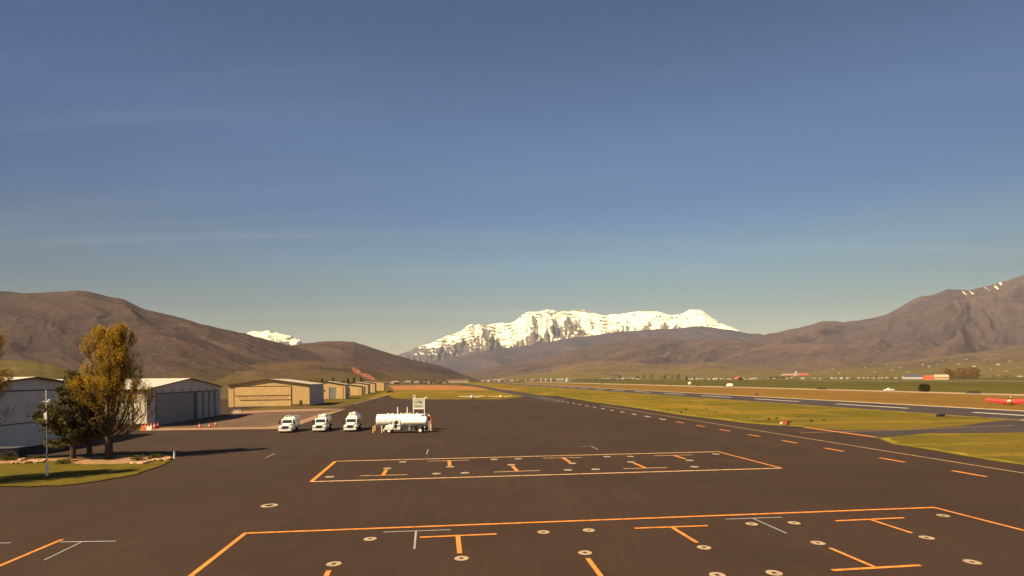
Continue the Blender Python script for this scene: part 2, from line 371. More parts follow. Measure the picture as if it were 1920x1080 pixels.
def grid_mesh(name, X, Y, Z, m, attrs=None):
    nr, nc = X.shape
    co = np.stack([X, Y, Z], -1).reshape(-1, 3)
    idx = np.arange(nr * nc).reshape(nr, nc)
    q = np.stack([idx[:-1, :-1], idx[:-1, 1:], idx[1:, 1:], idx[1:, :-1]], -1).reshape(-1, 4)
    me = bpy.data.meshes.new(name)
    me.vertices.add(len(co)); me.vertices.foreach_set('co', co.astype(np.float32).ravel())
    me.loops.add(q.size); me.loops.foreach_set('vertex_index', q.astype(np.int32).ravel())
    me.polygons.add(len(q)); me.polygons.foreach_set('loop_start', np.arange(0, q.size, 4, dtype=np.int32))
    me.polygons.foreach_set('use_smooth', np.ones(len(q), dtype=bool))
    me.update(calc_edges=True)
    for k, v in (attrs or {}).items():
        at = me.attributes.new(k, 'FLOAT', 'POINT'); at.data.foreach_set('value', v.astype(np.float32).ravel())
    me.materials.append(m)
    o = bpy.data.objects.new(name, me); C.objects.link(o)
    o['kind'] = 'structure'
    return o

def mountain_mat(name, base, dark, green, snow=False, zg=120.0, rock=(0.16, 0.13, 0.12), sc=1.0, red=False, gmax=1.0):
    m = bpy.data.materials.new(name); m.use_nodes = True
    nt = m.node_tree; N = nt.nodes; L = nt.links; N.clear()
    out = N.new('ShaderNodeOutputMaterial'); b = N.new('ShaderNodeBsdfDiffuse'); L.new(b.outputs[0], out.inputs[0])
    geo = N.new('ShaderNodeNewGeometry')
    def noise(scale, lo, hi, det=6, am=1.0):
        nz = N.new('ShaderNodeTexNoise'); nz.inputs['Scale'].default_value = scale / sc; nz.inputs['Detail'].default_value = det; nz.inputs['Roughness'].default_value = 0.62
        L.new(geo.outputs['Position'], nz.inputs['Vector'])
        mr = N.new('ShaderNodeMapRange'); mr.inputs[1].default_value = lo; mr.inputs[2].default_value = hi; mr.inputs[4].default_value = am
        L.new(nz.outputs[0], mr.inputs[0]); return mr.outputs[0]
    def mix(f, a, c):
        mx = N.new('ShaderNodeMix'); mx.data_type = 'RGBA'; L.new(f, mx.inputs[0])
        if isinstance(a, tuple): mx.inputs[6].default_value = (*a, 1)
        else: L.new(a, mx.inputs[6])
        if isinstance(c, tuple): mx.inputs[7].default_value = (*c, 1)
        else: L.new(c, mx.inputs[7])
        return mx.outputs[2]
    cur = mix(noise(0.004, 0.42, 0.60), base, dark)
    cur = mix(noise(0.012, 0.56, 0.70, am=0.6), cur, tuple(v * 1.35 for v in base))
    cur = mix(noise(0.03, 0.50, 0.62, am=0.5), cur, tuple(v * 0.62 for v in dark))
    cur = mix(noise(0.10, 0.50, 0.60, am=0.45), cur, tuple(v * 0.6 for v in dark))
    cur = mix(noise(0.055, 0.50, 0.60, am=0.45), cur, tuple(v * 1.7 for v in base))
    cur = mix(noise(0.0022, 0.52, 0.62, am=0.45), cur, (dark[0] * 0.75, dark[1] * 0.85, dark[2] * 0.9))
    ar = N.new('ShaderNodeAttribute'); ar.attribute_name = 'ridge'
    n5 = N.new('ShaderNodeTexNoise'); n5.inputs['Scale'].default_value = 0.03 / sc; n5.inputs['Detail'].default_value = 6; n5.inputs['Roughness'].default_value = 0.7; L.new(geo.outputs['Position'], n5.inputs['Vector'])
    a5 = N.new('ShaderNodeMath'); a5.operation = 'MULTIPLY_ADD'; a5.inputs[1].default_value = 0.5; L.new(n5.outputs[0], a5.inputs[0]); L.new(ar.outputs['Fac'], a5.inputs[2])
    r5 = N.new('ShaderNodeMapRange'); r5.inputs[1].default_value = 0.93; r5.inputs[2].default_value = 1.12; r5.inputs[4].default_value = 0.6; L.new(a5.outputs[0], r5.inputs[0])
    cur = mix(r5.outputs[0], cur, (base[0] * 1.45, base[1] * 1.42, base[2] * 1.25))
    r6 = N.new('ShaderNodeMapRange'); r6.inputs[1].default_value = 0.72; r6.inputs[2].default_value = 0.56; r6.inputs[4].default_value = 0.6; L.new(a5.outputs[0], r6.inputs[0])
    cur = mix(r6.outputs[0], cur, (dark[0] * 0.62, dark[1] * 0.68, dark[2] * 0.72))
    # spring grass on the low ground
    sp = N.new('ShaderNodeSeparateXYZ'); L.new(geo.outputs['Position'], sp.inputs[0])
    ng = N.new('ShaderNodeTexNoise'); ng.inputs['Scale'].default_value = 0.0035 / sc; ng.inputs['Detail'].default_value = 6; L.new(geo.outputs['Position'], ng.inputs['Vector'])
    ma = N.new('ShaderNodeMath'); ma.operation = 'MULTIPLY_ADD'; ma.inputs[1].default_value = zg * 4; ma.inputs[2].default_value = -zg * 2
    L.new(ng.outputs[0], ma.inputs[0])
    ad = N.new('ShaderNodeMath'); ad.operation = 'ADD'; L.new(ma.outputs[0], ad.inputs[0]); L.new(sp.outputs[2], ad.inputs[1])
    mr = N.new('ShaderNodeMapRange'); mr.inputs[1].default_value = zg * 1.1; mr.inputs[2].default_value = zg * 0.4; mr.inputs[3].default_value = 0; mr.inputs[4].default_value = gmax
    L.new(ad.outputs[0], mr.inputs[0])
    cur = mix(mr.outputs[0], cur, green)
    if snow:
        at = N.new('ShaderNodeAttribute'); at.attribute_name = 'snow'
        n2 = N.new('ShaderNodeTexNoise'); n2.inputs['Scale'].default_value = 0.010; n2.inputs['Detail'].default_value = 7; n2.inputs['Roughness'].default_value = 0.7
        L.new(geo.outputs['Position'], n2.inputs['Vector'])
        a2 = N.new('ShaderNodeMath'); a2.operation = 'MULTIPLY_ADD'; a2.inputs[1].default_value = 0.9; L.new(n2.outputs[0], a2.inputs[0]); L.new(at.outputs['Fac'], a2.inputs[2])
        m2 = N.new('ShaderNodeMapRange'); m2.inputs[1].default_value = 0.84; m2.inputs[2].default_value = 1.06
        L.new(a2.outputs[0], m2.inputs[0])
        at2 = N.new('ShaderNodeAttribute'); at2.attribute_name = 'rocky'
        cur = mix(at2.outputs['Fac'], cur, rock)
        cur = mix(m2.outputs[0], cur, (0.80, 0.73, 0.53))
    if red:
        at = N.new('ShaderNodeAttribute'); at.attribute_name = 'scar'
        n2 = noise(0.03, 0.35, 0.6)
        rc = mix(n2, (0.20, 0.060, 0.030), (0.36, 0.125, 0.065))
        n3 = N.new('ShaderNodeTexNoise'); n3.inputs['Scale'].default_value = 0.035; n3.inputs['Detail'].default_value = 7; n3.inputs['Roughness'].default_value = 0.75
        L.new(geo.outputs['Position'], n3.inputs['Vector'])
        s3 = N.new('ShaderNodeMath'); s3.operation = 'ADD'; n3.inputs['Scale'].default_value = 0.10; L.new(n3.outputs[0], s3.inputs[0]); L.new(at.outputs['Fac'], s3.inputs[1])
        r3 = N.new('ShaderNodeMapRange'); r3.inputs[1].default_value = 1.20; r3.inputs[2].default_value = 1.36; L.new(s3.outputs[0], r3.inputs[0])
        cur = mix(r3.outputs[0], cur, rc)
    L.new(cur, b.inputs[0])
    bn = N.new('ShaderNodeTexNoise'); bn.inputs['Scale'].default_value = 0.02 / sc; bn.inputs['Detail'].default_value = 6; L.new(geo.outputs['Position'], bn.inputs['Vector'])
    bp = N.new('ShaderNodeBump'); bp.inputs['Distance'].default_value = 9 * sc; bp.inputs['Strength'].default_value = 0.8
    L.new(bn.outputs[0], bp.inputs['Height']); L.new(bp.outputs[0], b.inputs['Normal'])
    return m

def mountain(name, crest, yc, yf, m, px0, px1, step=3.0, rows=90, amp=0.22, spur=700.0, seed=1, shape=1.3, back=1.35, snowfn=None, scarfn=None,
             aniso=0.22, rough=0.10, crag=0.0, rot=0.0):
    """heightfield between a foot line (distance yf) and a crest line (distance yc); crest height follows the skyline at that distance"""
    cx = np.arange(px0, px1 + step, step)
    xs = np.array([p[0] for p in crest], float); ys = np.array([p[1] for p in crest], float)
    cy = np.interp(cx, xs, ys)
    k = np.array([0.25, 0.5, 0.25]) if crag == 0 else np.array([0, 1, 0.])
    cp = np.pad(cy, 1, mode='edge'); cy = np.convolve(cp, k, 'valid')
    cy = cy + (fbm(cx / 14.0, cx * 0 + seed, 3, seed) - 0.5) * (2.0 + crag)
    YC = yc(cx) if callable(yc) else np.full_like(cx, yc); YF = yf(cx) if callable(yf) else np.full_like(cx, yf)
    dirs = np.array([list(ray(a, b_)) for a, b_ in zip(cx, cy)])
    slope = dirs[:, 2] / dirs[:, 1]                         # rise per metre of depth
    ax = dirs[:, 0] / dirs[:, 1]
    zc = H + slope * YC
    zc = np.maximum(zc, 1.0)
    t = np.concatenate([np.linspace(0, 1, rows) ** 0.9, 1 + np.linspace(0.04, 1, 14) * 1.0])
    T, A = np.meshgrid(t, ax, indexing='ij')
    YCm, YFm, ZC = (np.broadcast_to(v, T.shape) for v in (YC, YF, zc))
    Yd = np.where(T <= 1, YFm + (YCm - YFm) * T, YCm + (YCm * (back - 1)) * (T - 1))
    Xd = Yd * A
    # warp
    wx = (fbm(Xd / (spur * 2.2), Yd / (spur * 2.2), 3, seed + 5) - 0.5) * spur * 1.6
    wy = (fbm(Xd / (spur * 2.2) + 31, Yd / (spur * 2.2), 3, seed + 9) - 0.5) * spur * 1.6
    ca, sa = cos(rot), sin(rot)
    xa, ya = Xd + wx * 0.6, Yd + wy * 0.6
    rg = ridged((xa * ca + ya * sa) / spur, (-xa * sa + ya * ca) / spur * aniso, 5, seed, 0.45)
    fine = fbm((xa * ca + ya * sa) / (spur * 0.22), (-xa * sa + ya * ca) / (spur * 0.22) * aniso * 1.6, 4, seed + 40) - 0.5
    Tc = np.clip(T, 0, 1)
    prof = Tc ** shape
    rav = ridged((xa * ca + ya * sa) / (spur * 0.30), (-xa * sa + ya * ca) / (spur * 0.30) * aniso * 0.8, 4, seed + 60, 0.55)
    env = np.sin(pi * np.clip(Tc, 0, 1) ** 0.85) ** 0.8
    Z = ZC * prof + ZC * amp * (rg - 0.55) * 2.0 * env + ZC * rough * fine * env + ZC * rough * 0.9 * (rav - 0.6) * env
    # back slope falls away behind the crest
    Z = np.where(T > 1, ZC * (1 - 0.75 * (T - 1)) , Z)
    # nothing in front of the crest rises above the line of sight to it
    lim = H + (ZC - H) / YCm * Yd
    lim = lim - (1 - Tc) * np.abs(lim) * 0.10 - 0.02
    Z = np.where(T < 0.999, np.minimum(Z, np.maximum(lim, -3)), Z)
    Z[0, :] = -8.0
    attrs = {'ridge': np.clip(rg * 0.6 + rav * 0.4 + fine * 0.35, 0, 1)}
    if snowfn:
        sn, rk = snowfn(T, cx, Xd, Yd, Z, ZC, rg); attrs['snow'] = sn; attrs['rocky'] = rk
    if scarfn is not None: attrs['scar'] = scarfn(T, np.broadcast_to(cx, T.shape), Xd, Yd, Z)
    return grid_mesh(name, Xd, Yd, Z, m, attrs)

# ------------------------------------------------------------------ the terrain
def sheet(name, pts, z, m, kind='structure', parent=None):
    mb = MB(); mb.poly([(p.x, p.y, z) for p in pts]); o = mb.build(name, m, parent, recalc=False)
    me = o.data
    if me.polygons[0].normal.z < 0:
        me.flip_normals()
    if kind and not parent: o['kind'] = kind
    return o
gx = np.linspace(-1, 1, 41); gx = np.sign(gx) * np.abs(gx) ** 3 * 30000
GXm, GYm = np.meshgrid(gx, np.linspace(-1, 1, 41)); GYm = np.sign(GYm) * np.abs(GYm) ** 3 * 30000
grid_mesh('ground', GXm, GYm, np.zeros_like(GXm), M['ground'])

BR = (0.058, 0.040, 0.036); BRD = (0.042, 0.031, 0.029); GRN = (0.070, 0.054, 0.022)
m_left = mountain_mat('left_hills', (0.058, 0.037, 0.030), (0.042, 0.028, 0.025), GRN, zg=50, sc=0.8, gmax=0.5)
m_left2 = mountain_mat('left_foothills', (0.076, 0.048, 0.030), (0.052, 0.035, 0.024), (0.078, 0.058, 0.020), zg=35, sc=0.6, red=True, gmax=0.6)
m_meadow = mountain_mat('meadow', (0.085, 0.064, 0.026), (0.060, 0.046, 0.022), (0.100, 0.076, 0.020), zg=60, sc=0.5, gmax=0.8)
m_mid = mountain_mat('mid_hills', (0.080, 0.052, 0.043), (0.056, 0.039, 0.037), (0.085, 0.060, 0.030), zg=70, sc=1.6, gmax=0.6)
m_blue = mountain_mat('far_ridge', (0.066, 0.047, 0.050), (0.044, 0.036, 0.046), (0.06, 0.046, 0.04), zg=60, sc=2.2, gmax=0.2)
m_right = mountain_mat('right_mountain', (0.080, 0.052, 0.045), (0.054, 0.038, 0.037), (0.080, 0.058, 0.030), zg=120, sc=1.8, snow=True, gmax=0.6)
m_right2 = mountain_mat('right_foothills', (0.112, 0.075, 0.048), (0.078, 0.056, 0.036), (0.112, 0.088, 0.030), zg=75, sc=1.0, gmax=0.8)
m_snow = mountain_mat('snow_mountain', (0.06, 0.052, 0.056), (0.045, 0.042, 0.05), (0.06, 0.046, 0.04), snow=True, zg=10, rock=(0.115, 0.085, 0.070), sc=2.5)

crestA = [(-500, 560), (-200, 542), (-60, 540), (0, 546), (45, 550), (100, 548), (140, 545.5), (155, 544.5), (175, 549), (200, 555), (235, 562), (250, 570), (270, 579), (320, 591), (345, 597), (370, 606), (420, 617), (462, 626), (500, 636), (545, 648), (600, 664), (660, 684), (720, 705), (760, 716)]
mountain('mountain_range', crestA, 3600, lambda x: 1500 + 0 * x, m_left, -500, 745, 3, 110, amp=0.17, spur=480, seed=3, shape=1.15, rough=0.05, rot=0.85)
crestB = [(440, 690), (500, 655), (545, 648), (565, 644), (600, 641), (622, 639.5), (640, 640), (665, 641), (680, 646), (700, 653), (722, 660), (745, 666), (770, 674), (800, 680), (820, 685), (842, 691), (860, 699), (885, 708), (910, 716)]
mountain('wooded_hill', crestB, 4700, 2100, m_left, 440, 905, 2.5, 90, amp=0.16, spur=520, seed=11, shape=1.1, rough=0.04, rot=0.8)
crestA1 = [(120, 712), (160, 668), (200, 640), (240, 624), (290, 617), (330, 621), (360, 630), (400, 645), (440, 661), (480, 677), (530, 690), (590, 701), (640, 709), (690, 716)]
mountain('hill_spur', crestA1, 2500, 1250, m_left, 120, 680, 3, 70, amp=0.18, spur=330, seed=21, shape=1.0, rough=0.06, rot=0.9)
crestA2 = [(-500, 690), (-200, 684), (0, 676), (30, 674), (70, 678), (110, 686), (150, 700), (180, 712), (200, 716)]
mountain('meadow_slope', crestA2, 1350, 700, m_meadow, -500, 195, 3, 50, amp=0.10, spur=240, seed=25, shape=0.9, rough=0.05)
crestB2 = [(330, 712), (380, 697), (430, 684), (480, 680), (520, 678), (560, 676), (600, 677), (640, 682), (655, 684), (672, 686), (700, 694), (730, 703), (770, 710), (810, 716)]
def scar(T, cx, X, Y, Z):
    f = np.clip(1 - np.abs((cx - 682) / 30.0), 0, 1)
    py = 711 - (Z - H) / Y * 1000 + 2.0
    line = 685 + (cx - 652) * 0.48
    g = np.clip(1.6 - np.abs(py - line - 3.5) / 4.5, 0, 1)
    n = fbm(X / 14.0, Y / 30.0, 3, 77)
    return np.clip((np.minimum(f * 2.5, 1) * g - 0.05 - 1.1 * (n - 0.35)) * 1.4, 0, 0.82)
mountain('foothills', crestB2, 2250, 1150, m_left2, 330, 805, 2.0, 90, amp=0.12, spur=300, seed=31, shape=1.0, scarfn=scar, rough=0.05, rot=0.8)

def snow_timp(T, cx, X, Y, Z, ZC, rg):
    # snow above an uneven line, gullies of snow running down through the lower cliffs, bare bands along the strata
    CXm = np.broadcast_to(cx, T.shape)
    py = 711 - (Z - H) / Y * FPX
    line = np.interp(cx, [740, 775, 800, 850, 900, 940, 985, 1030, 1060, 1100, 1400], [640, 652, 653, 650, 648, 653, 648, 640, 643, 650, 655])
    line = np.broadcast_to(line, T.shape) + (fbm(CXm / 10.0, T * 2, 3, 5) - 0.5) * 14
    d = (line - py)                                         # px above the line
    s = np.clip(0.5 + d / 8.0, -1, 0.92)
    # bare buttresses below each summit spur, streaked by snow gullies
    cone = np.zeros_like(py)
    for (ax_, ay_, kl, kr, hh) in [(914, 618, 1.1, 0.75, 40), (868, 636, 1.3, 0.9, 30), (836, 646, 1.2, 1.0, 24), (1003, 622, 1.4, 0.6, 40), (1037, 609, 0.75, 0.35, 50), (1063, 596, 0.55, 0.85, 60), (1093, 620, 0.5, 0.7, 30),
                                   (1178, 604, 1.1, 0.35, 30), (1216, 600, 0.5, 0.3, 14), (1243, 602, 0.5, 0.5, 14), (1268, 607, 0.5, 0.5, 12), (975, 636, 0.8, 0.8, 20)]:
        dy = py - ay_; w = np.where(CXm < ax_, kl, kr) * 1.2 * np.maximum(dy, 0) + 1.0
        cone = np.maximum(cone, np.clip((w - np.abs(CXm - ax_)) / 3.0 + (fbm(CXm / 5, py / 8, 3, 91) - 0.5) * 2.5, 0, 1) * (dy > 0))
    gull = ridged(CXm / 4.2 + (fbm(CXm / 20, py / 20, 3, 6) - .5) * 3.2 + (py - 630) * (fbm(CXm / 40, py * 0, 2, 90) - 0.5) * 0.5, py / 26.0, 4, 8)
    streak = 0.13 + (gull - 0.66) * 4.2 + np.clip(d, -25, 10) / 45.0
    s = np.where(d < 2, np.maximum(s - 0.2, streak - 0.1), s)
    s = s * (1 - cone) + np.minimum(streak, 0.85) * cone
    s = np.where(d < -24, -1, s)
    strata = fbm(CXm / 60.0, CXm * 0, 3, 50) * 26 + (fbm(CXm / 12.0, py / 12, 3, 51) - .5) * 5 + py
    band = np.abs(((strata / 6.2) % 1.0) - 0.5) * 2
    patch = fbm(CXm / 14.0, py / 7.0, 4, 52) + np.clip((950 - CXm) / 1400, -0.05, 0.06)
    bare = np.clip((band - 0.45) * 3.0, 0, 1) * np.clip((patch - 0.43) * 8, 0, 1)
    s = s - bare * 0.85
    return s, np.clip(0.35 + 0.65 * np.clip(d / 10 + 0.8, 0, 1), 0, 1)
crestD = [(700, 700), (742, 667), (759, 661), (784, 650), (810, 642.5), (832, 632), (855, 624.7), (870, 616), (879, 608.5), (885, 608), (890, 611.5), (898, 608), (907, 611.5), (919, 607), (939, 605), (960, 605), (969, 600), (982, 588), (988, 585), (1012, 584), (1027, 580.6), (1039, 582), (1046, 587), (1056, 584.4), (1080, 581.5), (1097, 581), (1103, 587), (1120, 587), (1139, 591), (1164, 588), (1197, 584), (1231, 583), (1247, 588), (1260, 591), (1281, 587), (1293, 580), (1312, 581), (1322, 586), (1339, 598.5), (1352, 606), (1368, 612), (1385, 620), (1410, 629), (1450, 640), (1500, 660)]
mountain('snow_mountain', crestD, 17500, 12200, m_snow, 700, 1500, 1.5, 170, amp=0.24, spur=1150, seed=41, shape=0.8, snowfn=snow_timp, aniso=0.30, rough=0.30, crag=0.6, back=1.15, rot=0.15)
crestC = [(420, 650), (445, 634), (462, 625), (470, 621.5), (478, 620.5), (490, 622), (498, 620), (503, 619), (510, 622), (522, 625), (535, 628), (546, 631), (556, 634), (562, 636), (568, 643), (600, 655)]
def snow_c(T, cx, X, Y, Z, ZC, rg):
    py = 711 - (Z - H) / Y * FPX; CXm = np.broadcast_to(cx, T.shape)
    return np.clip(0.75 - np.clip((fbm(CXm / 10, py / 4, 4, 9) - 0.47 - np.clip((525 - CXm) / 120, 0, .3)) * 8, 0, 1) * 0.7, 0, 1), T * 0 + 1
mountain('snow_peak', crestC, 14000, 10500, m_snow, 420, 600, 1.5, 60, amp=0.12, spur=700, seed=45, shape=0.8, snowfn=snow_c, back=1.15)
crestD2 = [(740, 716), (770, 700), (790, 688), (814, 678), (851, 668), (881, 662), (926, 655), (982, 648), (1030, 641), (1060, 635), (1102, 630), (1152, 622.5), (1206, 619), (1247, 617), (1281, 614.6), (1306, 611.7), (1331, 613), (1352, 616), (1385, 621), (1404, 625.6), (1422, 625.6), (1440, 630), (1500, 650), (1560, 680), (1600, 700)]
mountain('far_ridge', crestD2, 11500, 8600, m_blue, 740, 1600, 2.5, 80, amp=0.18, spur=900, seed=51, shape=0.9, rough=0.06, rot=0.5)
crestD3 = [(800, 716), (850, 702), (900, 692), (950, 683), (1000, 674), (1060, 660), (1110, 648), (1150, 640), (1193, 633), (1237, 632.5), (1287, 638), (1330, 634), (1390, 636), (1440, 645), (1500, 660), (1560, 685), (1600, 705)]
mountain('brown_hills', crestD3, 8200, 4600, m_mid, 800, 1600, 2.5, 100, amp=0.24, spur=720, seed=61, shape=1.05, rough=0.06, rot=-0.6)
crestD4 = [(880, 716), (930, 709), (980, 703), (1030, 697), (1090, 682), (1130, 676), (1180, 678), (1230, 684), (1280, 683), (1330, 678), (1380, 683), (1440, 690), (1500, 697), (1560, 705), (1600, 712)]
mountain('low_hills', crestD4, 4500, 2900, m_right2, 880, 1600, 2.5, 60, amp=0.2, spur=420, seed=65, shape=1.0, rough=0.06, rot=-0.7)
crestE = [(1090, 712), (1150, 700), (1230, 683), (1300, 665), (1360, 648), (1400, 637), (1435, 627.5), (1481, 618), (1519, 609.7), (1535, 604), (1546, 601.6), (1565, 601.5), (1579, 603.8), (1608, 600.8), (1635, 596), (1660, 590.7), (1687, 577), (1705, 566), (1725, 555.5), (1744, 554), (1776, 543), (1800, 543), (1817, 544.7), (1844, 538), (1871, 531), (1887, 525.7), (1920, 516), (1980, 500), (2080, 486), (2250, 480), (2500, 520)]
def snow_e(T, cx, X, Y, Z, ZC, rg):
    CXm = np.broadcast_to(cx, T.shape); py = 711 - (Z - H) / Y * FPX + (CXm - 820) * -0.0094
    g = lambda a, b, w, c: np.clip(1.3 - np.abs((CXm - a) - (py - b) * c) / w, 0, 1) * np.clip(1.3 - np.abs(py - b) / 6.5, 0, 1)
    s = np.maximum.reduce([g(1808, 549, 3.0, 1.2), g(1822, 549, 3.5, 1.2), g(1867, 538, 4.5, 0.9), g(1876, 532, 4, 0.5), g(1850, 541, 2.5, 1.5)])
    return s * 0.66 * (0.45 + 1.0 * fbm(CXm / 2.5, py / 2, 3, 9)), T * 0
mountain('right_mountain', crestE, 9000, 3600, m_right, 1090, 2500, 2.5, 130, amp=0.20, spur=800, seed=71, shape=1.25, rough=0.06, snowfn=snow_e, rot=-0.75)
crestE1 = [(1380, 716), (1440, 706), (1500, 699), (1560, 690), (1620, 684), (1680, 679), (1740, 672), (1800, 664), (1860, 657), (1920, 650), (2000, 644), (2200, 640), (2500, 650)]
mountain('green_slope', crestE1, 3900, 1750, m_right2, 1380, 2500, 3, 80, amp=0.15, spur=420, seed=81, shape=1.15, rough=0.07, rot=-0.75)

# ------------------------------------------------------------------ ground sheets
def px_sheet(name, pts, z, m, **k): return sheet(name, [G(*p) for p in pts], z, m, **k)
px_sheet('field', [(1100, 713.5), (1500, 712), (1700, 710.5), (1920, 708.5), (2300, 706), (2600, 760), (1920, 741.5), (1600, 731.5), (1280, 723), (1000, 715.5)], 0.02, M['green_field'])
px_sheet('dry_field', [(1000, 718.5), (1280, 725), (1600, 733.5), (1920, 742.5), (2600, 762), (2900, 815), (1920, 771.5), (1600, 754), (1280, 736.5), (1000, 722), (940, 717)], 0.02, M['tan_field'])
px_sheet('highway', [(985, 715.5), (1280, 722.6), (1600, 730.8), (1920, 739.3), (2600, 758), (2600, 762.8), (1920, 742.4), (1600, 733.2), (1280, 724.6), (985, 716.6)], 0.05, M['highway'])
px_sheet('dirt_strip', [(728, 723.5), (790, 722), (845, 722.5), (920, 727), (1000, 730), (930, 731), (740, 731.5)], 0.03, M['red_dirt'])
sheet('grass_strip', [P(1500, 63), P(1500, 128), P(-80, 128), P(-80, 63)], 0.015, M['dry_grass'])
px_sheet('grass_verge', [(728, 731), (930, 731), (985, 737), (1000, 741.5), (940, 749.5), (735, 749.5), (690, 747)], 0.02, M['dry_grass'])
sheet('near_grass', [P(118, 63.5), P(118, 128), P(-80, 128), P(-80, 63.5)], 0.022, M['near_grass'])
px_sheet('hangar_grass', [(582, 765), (735, 741), (728, 729), (700, 732), (605, 748)], 0.010, M['lawn'])

# apron
apr = [G(1920, 872), G(1858, 864), G(1750, 845), G(1671, 832.5), G(1643, 821), G(1600, 813.5), G(1540, 804.5), G(1500, 800.5), G(1440, 797), G(1400, 794), G(1340, 786), G(1280, 779), G(1200, 766), G(1120, 755), G(1080, 748.5), G(1045, 742.5), G(1006, 741.5),
       G(950, 748.5), G(860, 749), G(780, 748.5), G(738, 747), G(728, 741), G(663, 757.5), G(640, 764), G(560, 766), G(430, 772), P(330, -60), P(330, -200), P(-60, -200), P(-60, 70), P(0, 75)]
apron = sheet('apron', apr, 0.03, M['asphalt'])
sheet('taxiway', [P(215, 49.5), P(2600, 49.5), P(2600, 62), P(250, 62)], 0.034, M['runway_asphalt'])
px_sheet('taxiway_connector', [(1540, 804.5), (1600, 807), (1700, 805.5), (1800, 799), (1858, 791), (1885, 788), (2150, 806), (2050, 815), (1920, 811), (1830, 812.5), (1740, 812.5), (1643, 821)], 0.034, M['runway_asphalt'])
runway = sheet('runway', [P(-60, 129.3), P(-60, 162.7), P(2600, 162.7), P(2600, 129.3)], 0.04, M['runway_asphalt'])
sheet('shoulder', [P(-60, 162.7), P(-60, 165.5), P(2600, 165.5), P(2600, 162.7)], 0.035, M['shoulder'])
# ragged bright grass along the pavement edges
def ragged(name, line, w0, w1, z, m, seed):
    rnd = random.Random(seed); mb = MB(); a = []; b = []
    pts = []
    for i in range(len(line) - 1):
        p, q = line[i], line[i + 1]; n = max(2, int((q - p).length / 1.5))
        for k in range(n): pts.append(p.lerp(q, k / n))
    pts.append(line[-1])
    for i, p in enumerate(pts):
        t = (pts[min(i + 1, len(pts) - 1)] - pts[max(i - 1, 0)]).normalized(); nn = Vector((-t.y, t.x, 0))
        a.append(p - nn * rnd.uniform(0.1, w0)); b.append(p + nn * rnd.uniform(w1 * 0.4, w1))
    n = len(pts); vs = [(v.x, v.y, z) for v in a + b]
    mb.add(vs, [(i, i + 1, n + i + 1, n + i) for i in range(n - 1)])
    o = mb.build(name, m, recalc=False)
    o['kind'] = 'structure'
    return o
edge = [G(1500, 800.5), G(1440, 797), G(1400, 794), G(1340, 786), G(1280, 779), G(1200, 766), G(1120, 755), G(1080, 748.5), G(1045, 742.5)]
ragged('verge_edge', edge, 0.7, -4.0, 0.045, M['edge_grass'], 3)
ragged('verge_edge', [G(1950, 877), G(1858, 864), G(1750, 845), G(1671, 832.5), G(1643, 821)], 0.5, -2.2, 0.045, M['edge_grass'], 4)
ragged('runway_edge', [P(40, 128.7), P(700, 128.7)], 1.6, 0.9, 0.043, M['edge_grass'], 5)
px_sheet('old_apron', [(262, 808), (540, 804.5), (648, 767.2), (585, 767), (433, 771.5), (433, 779), (283, 801)], 0.036, M['asphalt_old'])
px_sheet('concrete_strip', [(262, 808), (262, 803.5), (500, 801), (560, 790), (600, 776.5), (650, 766.8), (600, 783), (562, 796), (530, 804)], 0.042, M['concrete'])
px_sheet('concrete_strip', [(432, 772.5), (500, 769.2), (590, 766.2), (648, 766.8), (590, 770.5), (500, 773), (440, 776)], 0.042, M['concrete'])

# painted markings, parts of the pavement they lie on
def stripe(pts, w, m, parent, name='painted_line', z=0.05):
    mb = MB(); L_ = []; Rr = []
    n = len(pts)
    for i, p in enumerate(pts):
        if i == 0: t = (pts[1] - p).normalized()
        elif i == n - 1: t = (p - pts[i - 1]).normalized()
        else: t = ((pts[i + 1] - p).normalized() + (p - pts[i - 1]).normalized()).normalized()
        nn = Vector((-t.y, t.x, 0))
        if 0 < i < n - 1:
            c = max(0.35, nn.dot(Vector((-(p - pts[i - 1]).normalized().y, (p - pts[i - 1]).normalized().x, 0)))); ww = w / 2 / c
        else: ww = w / 2
        L_.append(p + nn * ww); Rr.append(p - nn * ww)
    vs = [(v.x, v.y, z) for v in L_ + Rr]
    mb.add(vs, [(i, n + i, n + i + 1, i + 1) for i in range(n - 1)])
    return mb.build(name, m, parent, recalc=False)
PO, PW, PG, PN = M['paint_orange'], M['paint_worn'], M['paint_grey'], M['paint_white']
# far tie-down box
stripe([G(583.5, 904), G(629, 865.5)], 0.42, PO, apron)
stripe([G(630, 865.5), G(1346, 847.5)], 0.42, PW, apron)
stripe([G(1346, 847.5), G(1465, 878.5)], 0.32, PO, apron, z=0.054)
stripe([G(583.5, 904), G(1465, 878.5)], 0.40, PW, apron, z=0.052)
# near box
stripe([G(330, 1103), G(460, 1001), G(1751, 952.5), G(2010, 1019)], 0.30, PO, apron)
stripe([G(-90, 1100), G(0, 1062), G(117, 1012.5)], 0.26, PO, apron)
def tee(bar, stem, wb=0.28, ws=0.3, mb_=None, ms=None, z=0.056):
    stripe([G(*bar[0]), G(*bar[1])], wb, mb_ or PO, apron, 'tie_down_mark', z)
    stripe([G(*stem[0]), G(*stem[1])], ws, ms or PO, apron, 'tie_down_mark', z + 0.003)
tee(((787, 1008.8), (931, 1002.5)), ((858.5, 1006), (862, 1039)), 0.26, 0.30)
tee(((1190, 991.8), (1327, 987)), ((1260, 990), (1307, 1019)), 0.26, 0.28)
tee(((1567, 978), (1695, 972)), ((1632, 975.5), (1710, 1001)), 0.26, 0.26)
tee(((1560, 1071), (1726, 1061.5)), ((1556, 1029), (1641, 1065.5)), 0.26, 0.26)
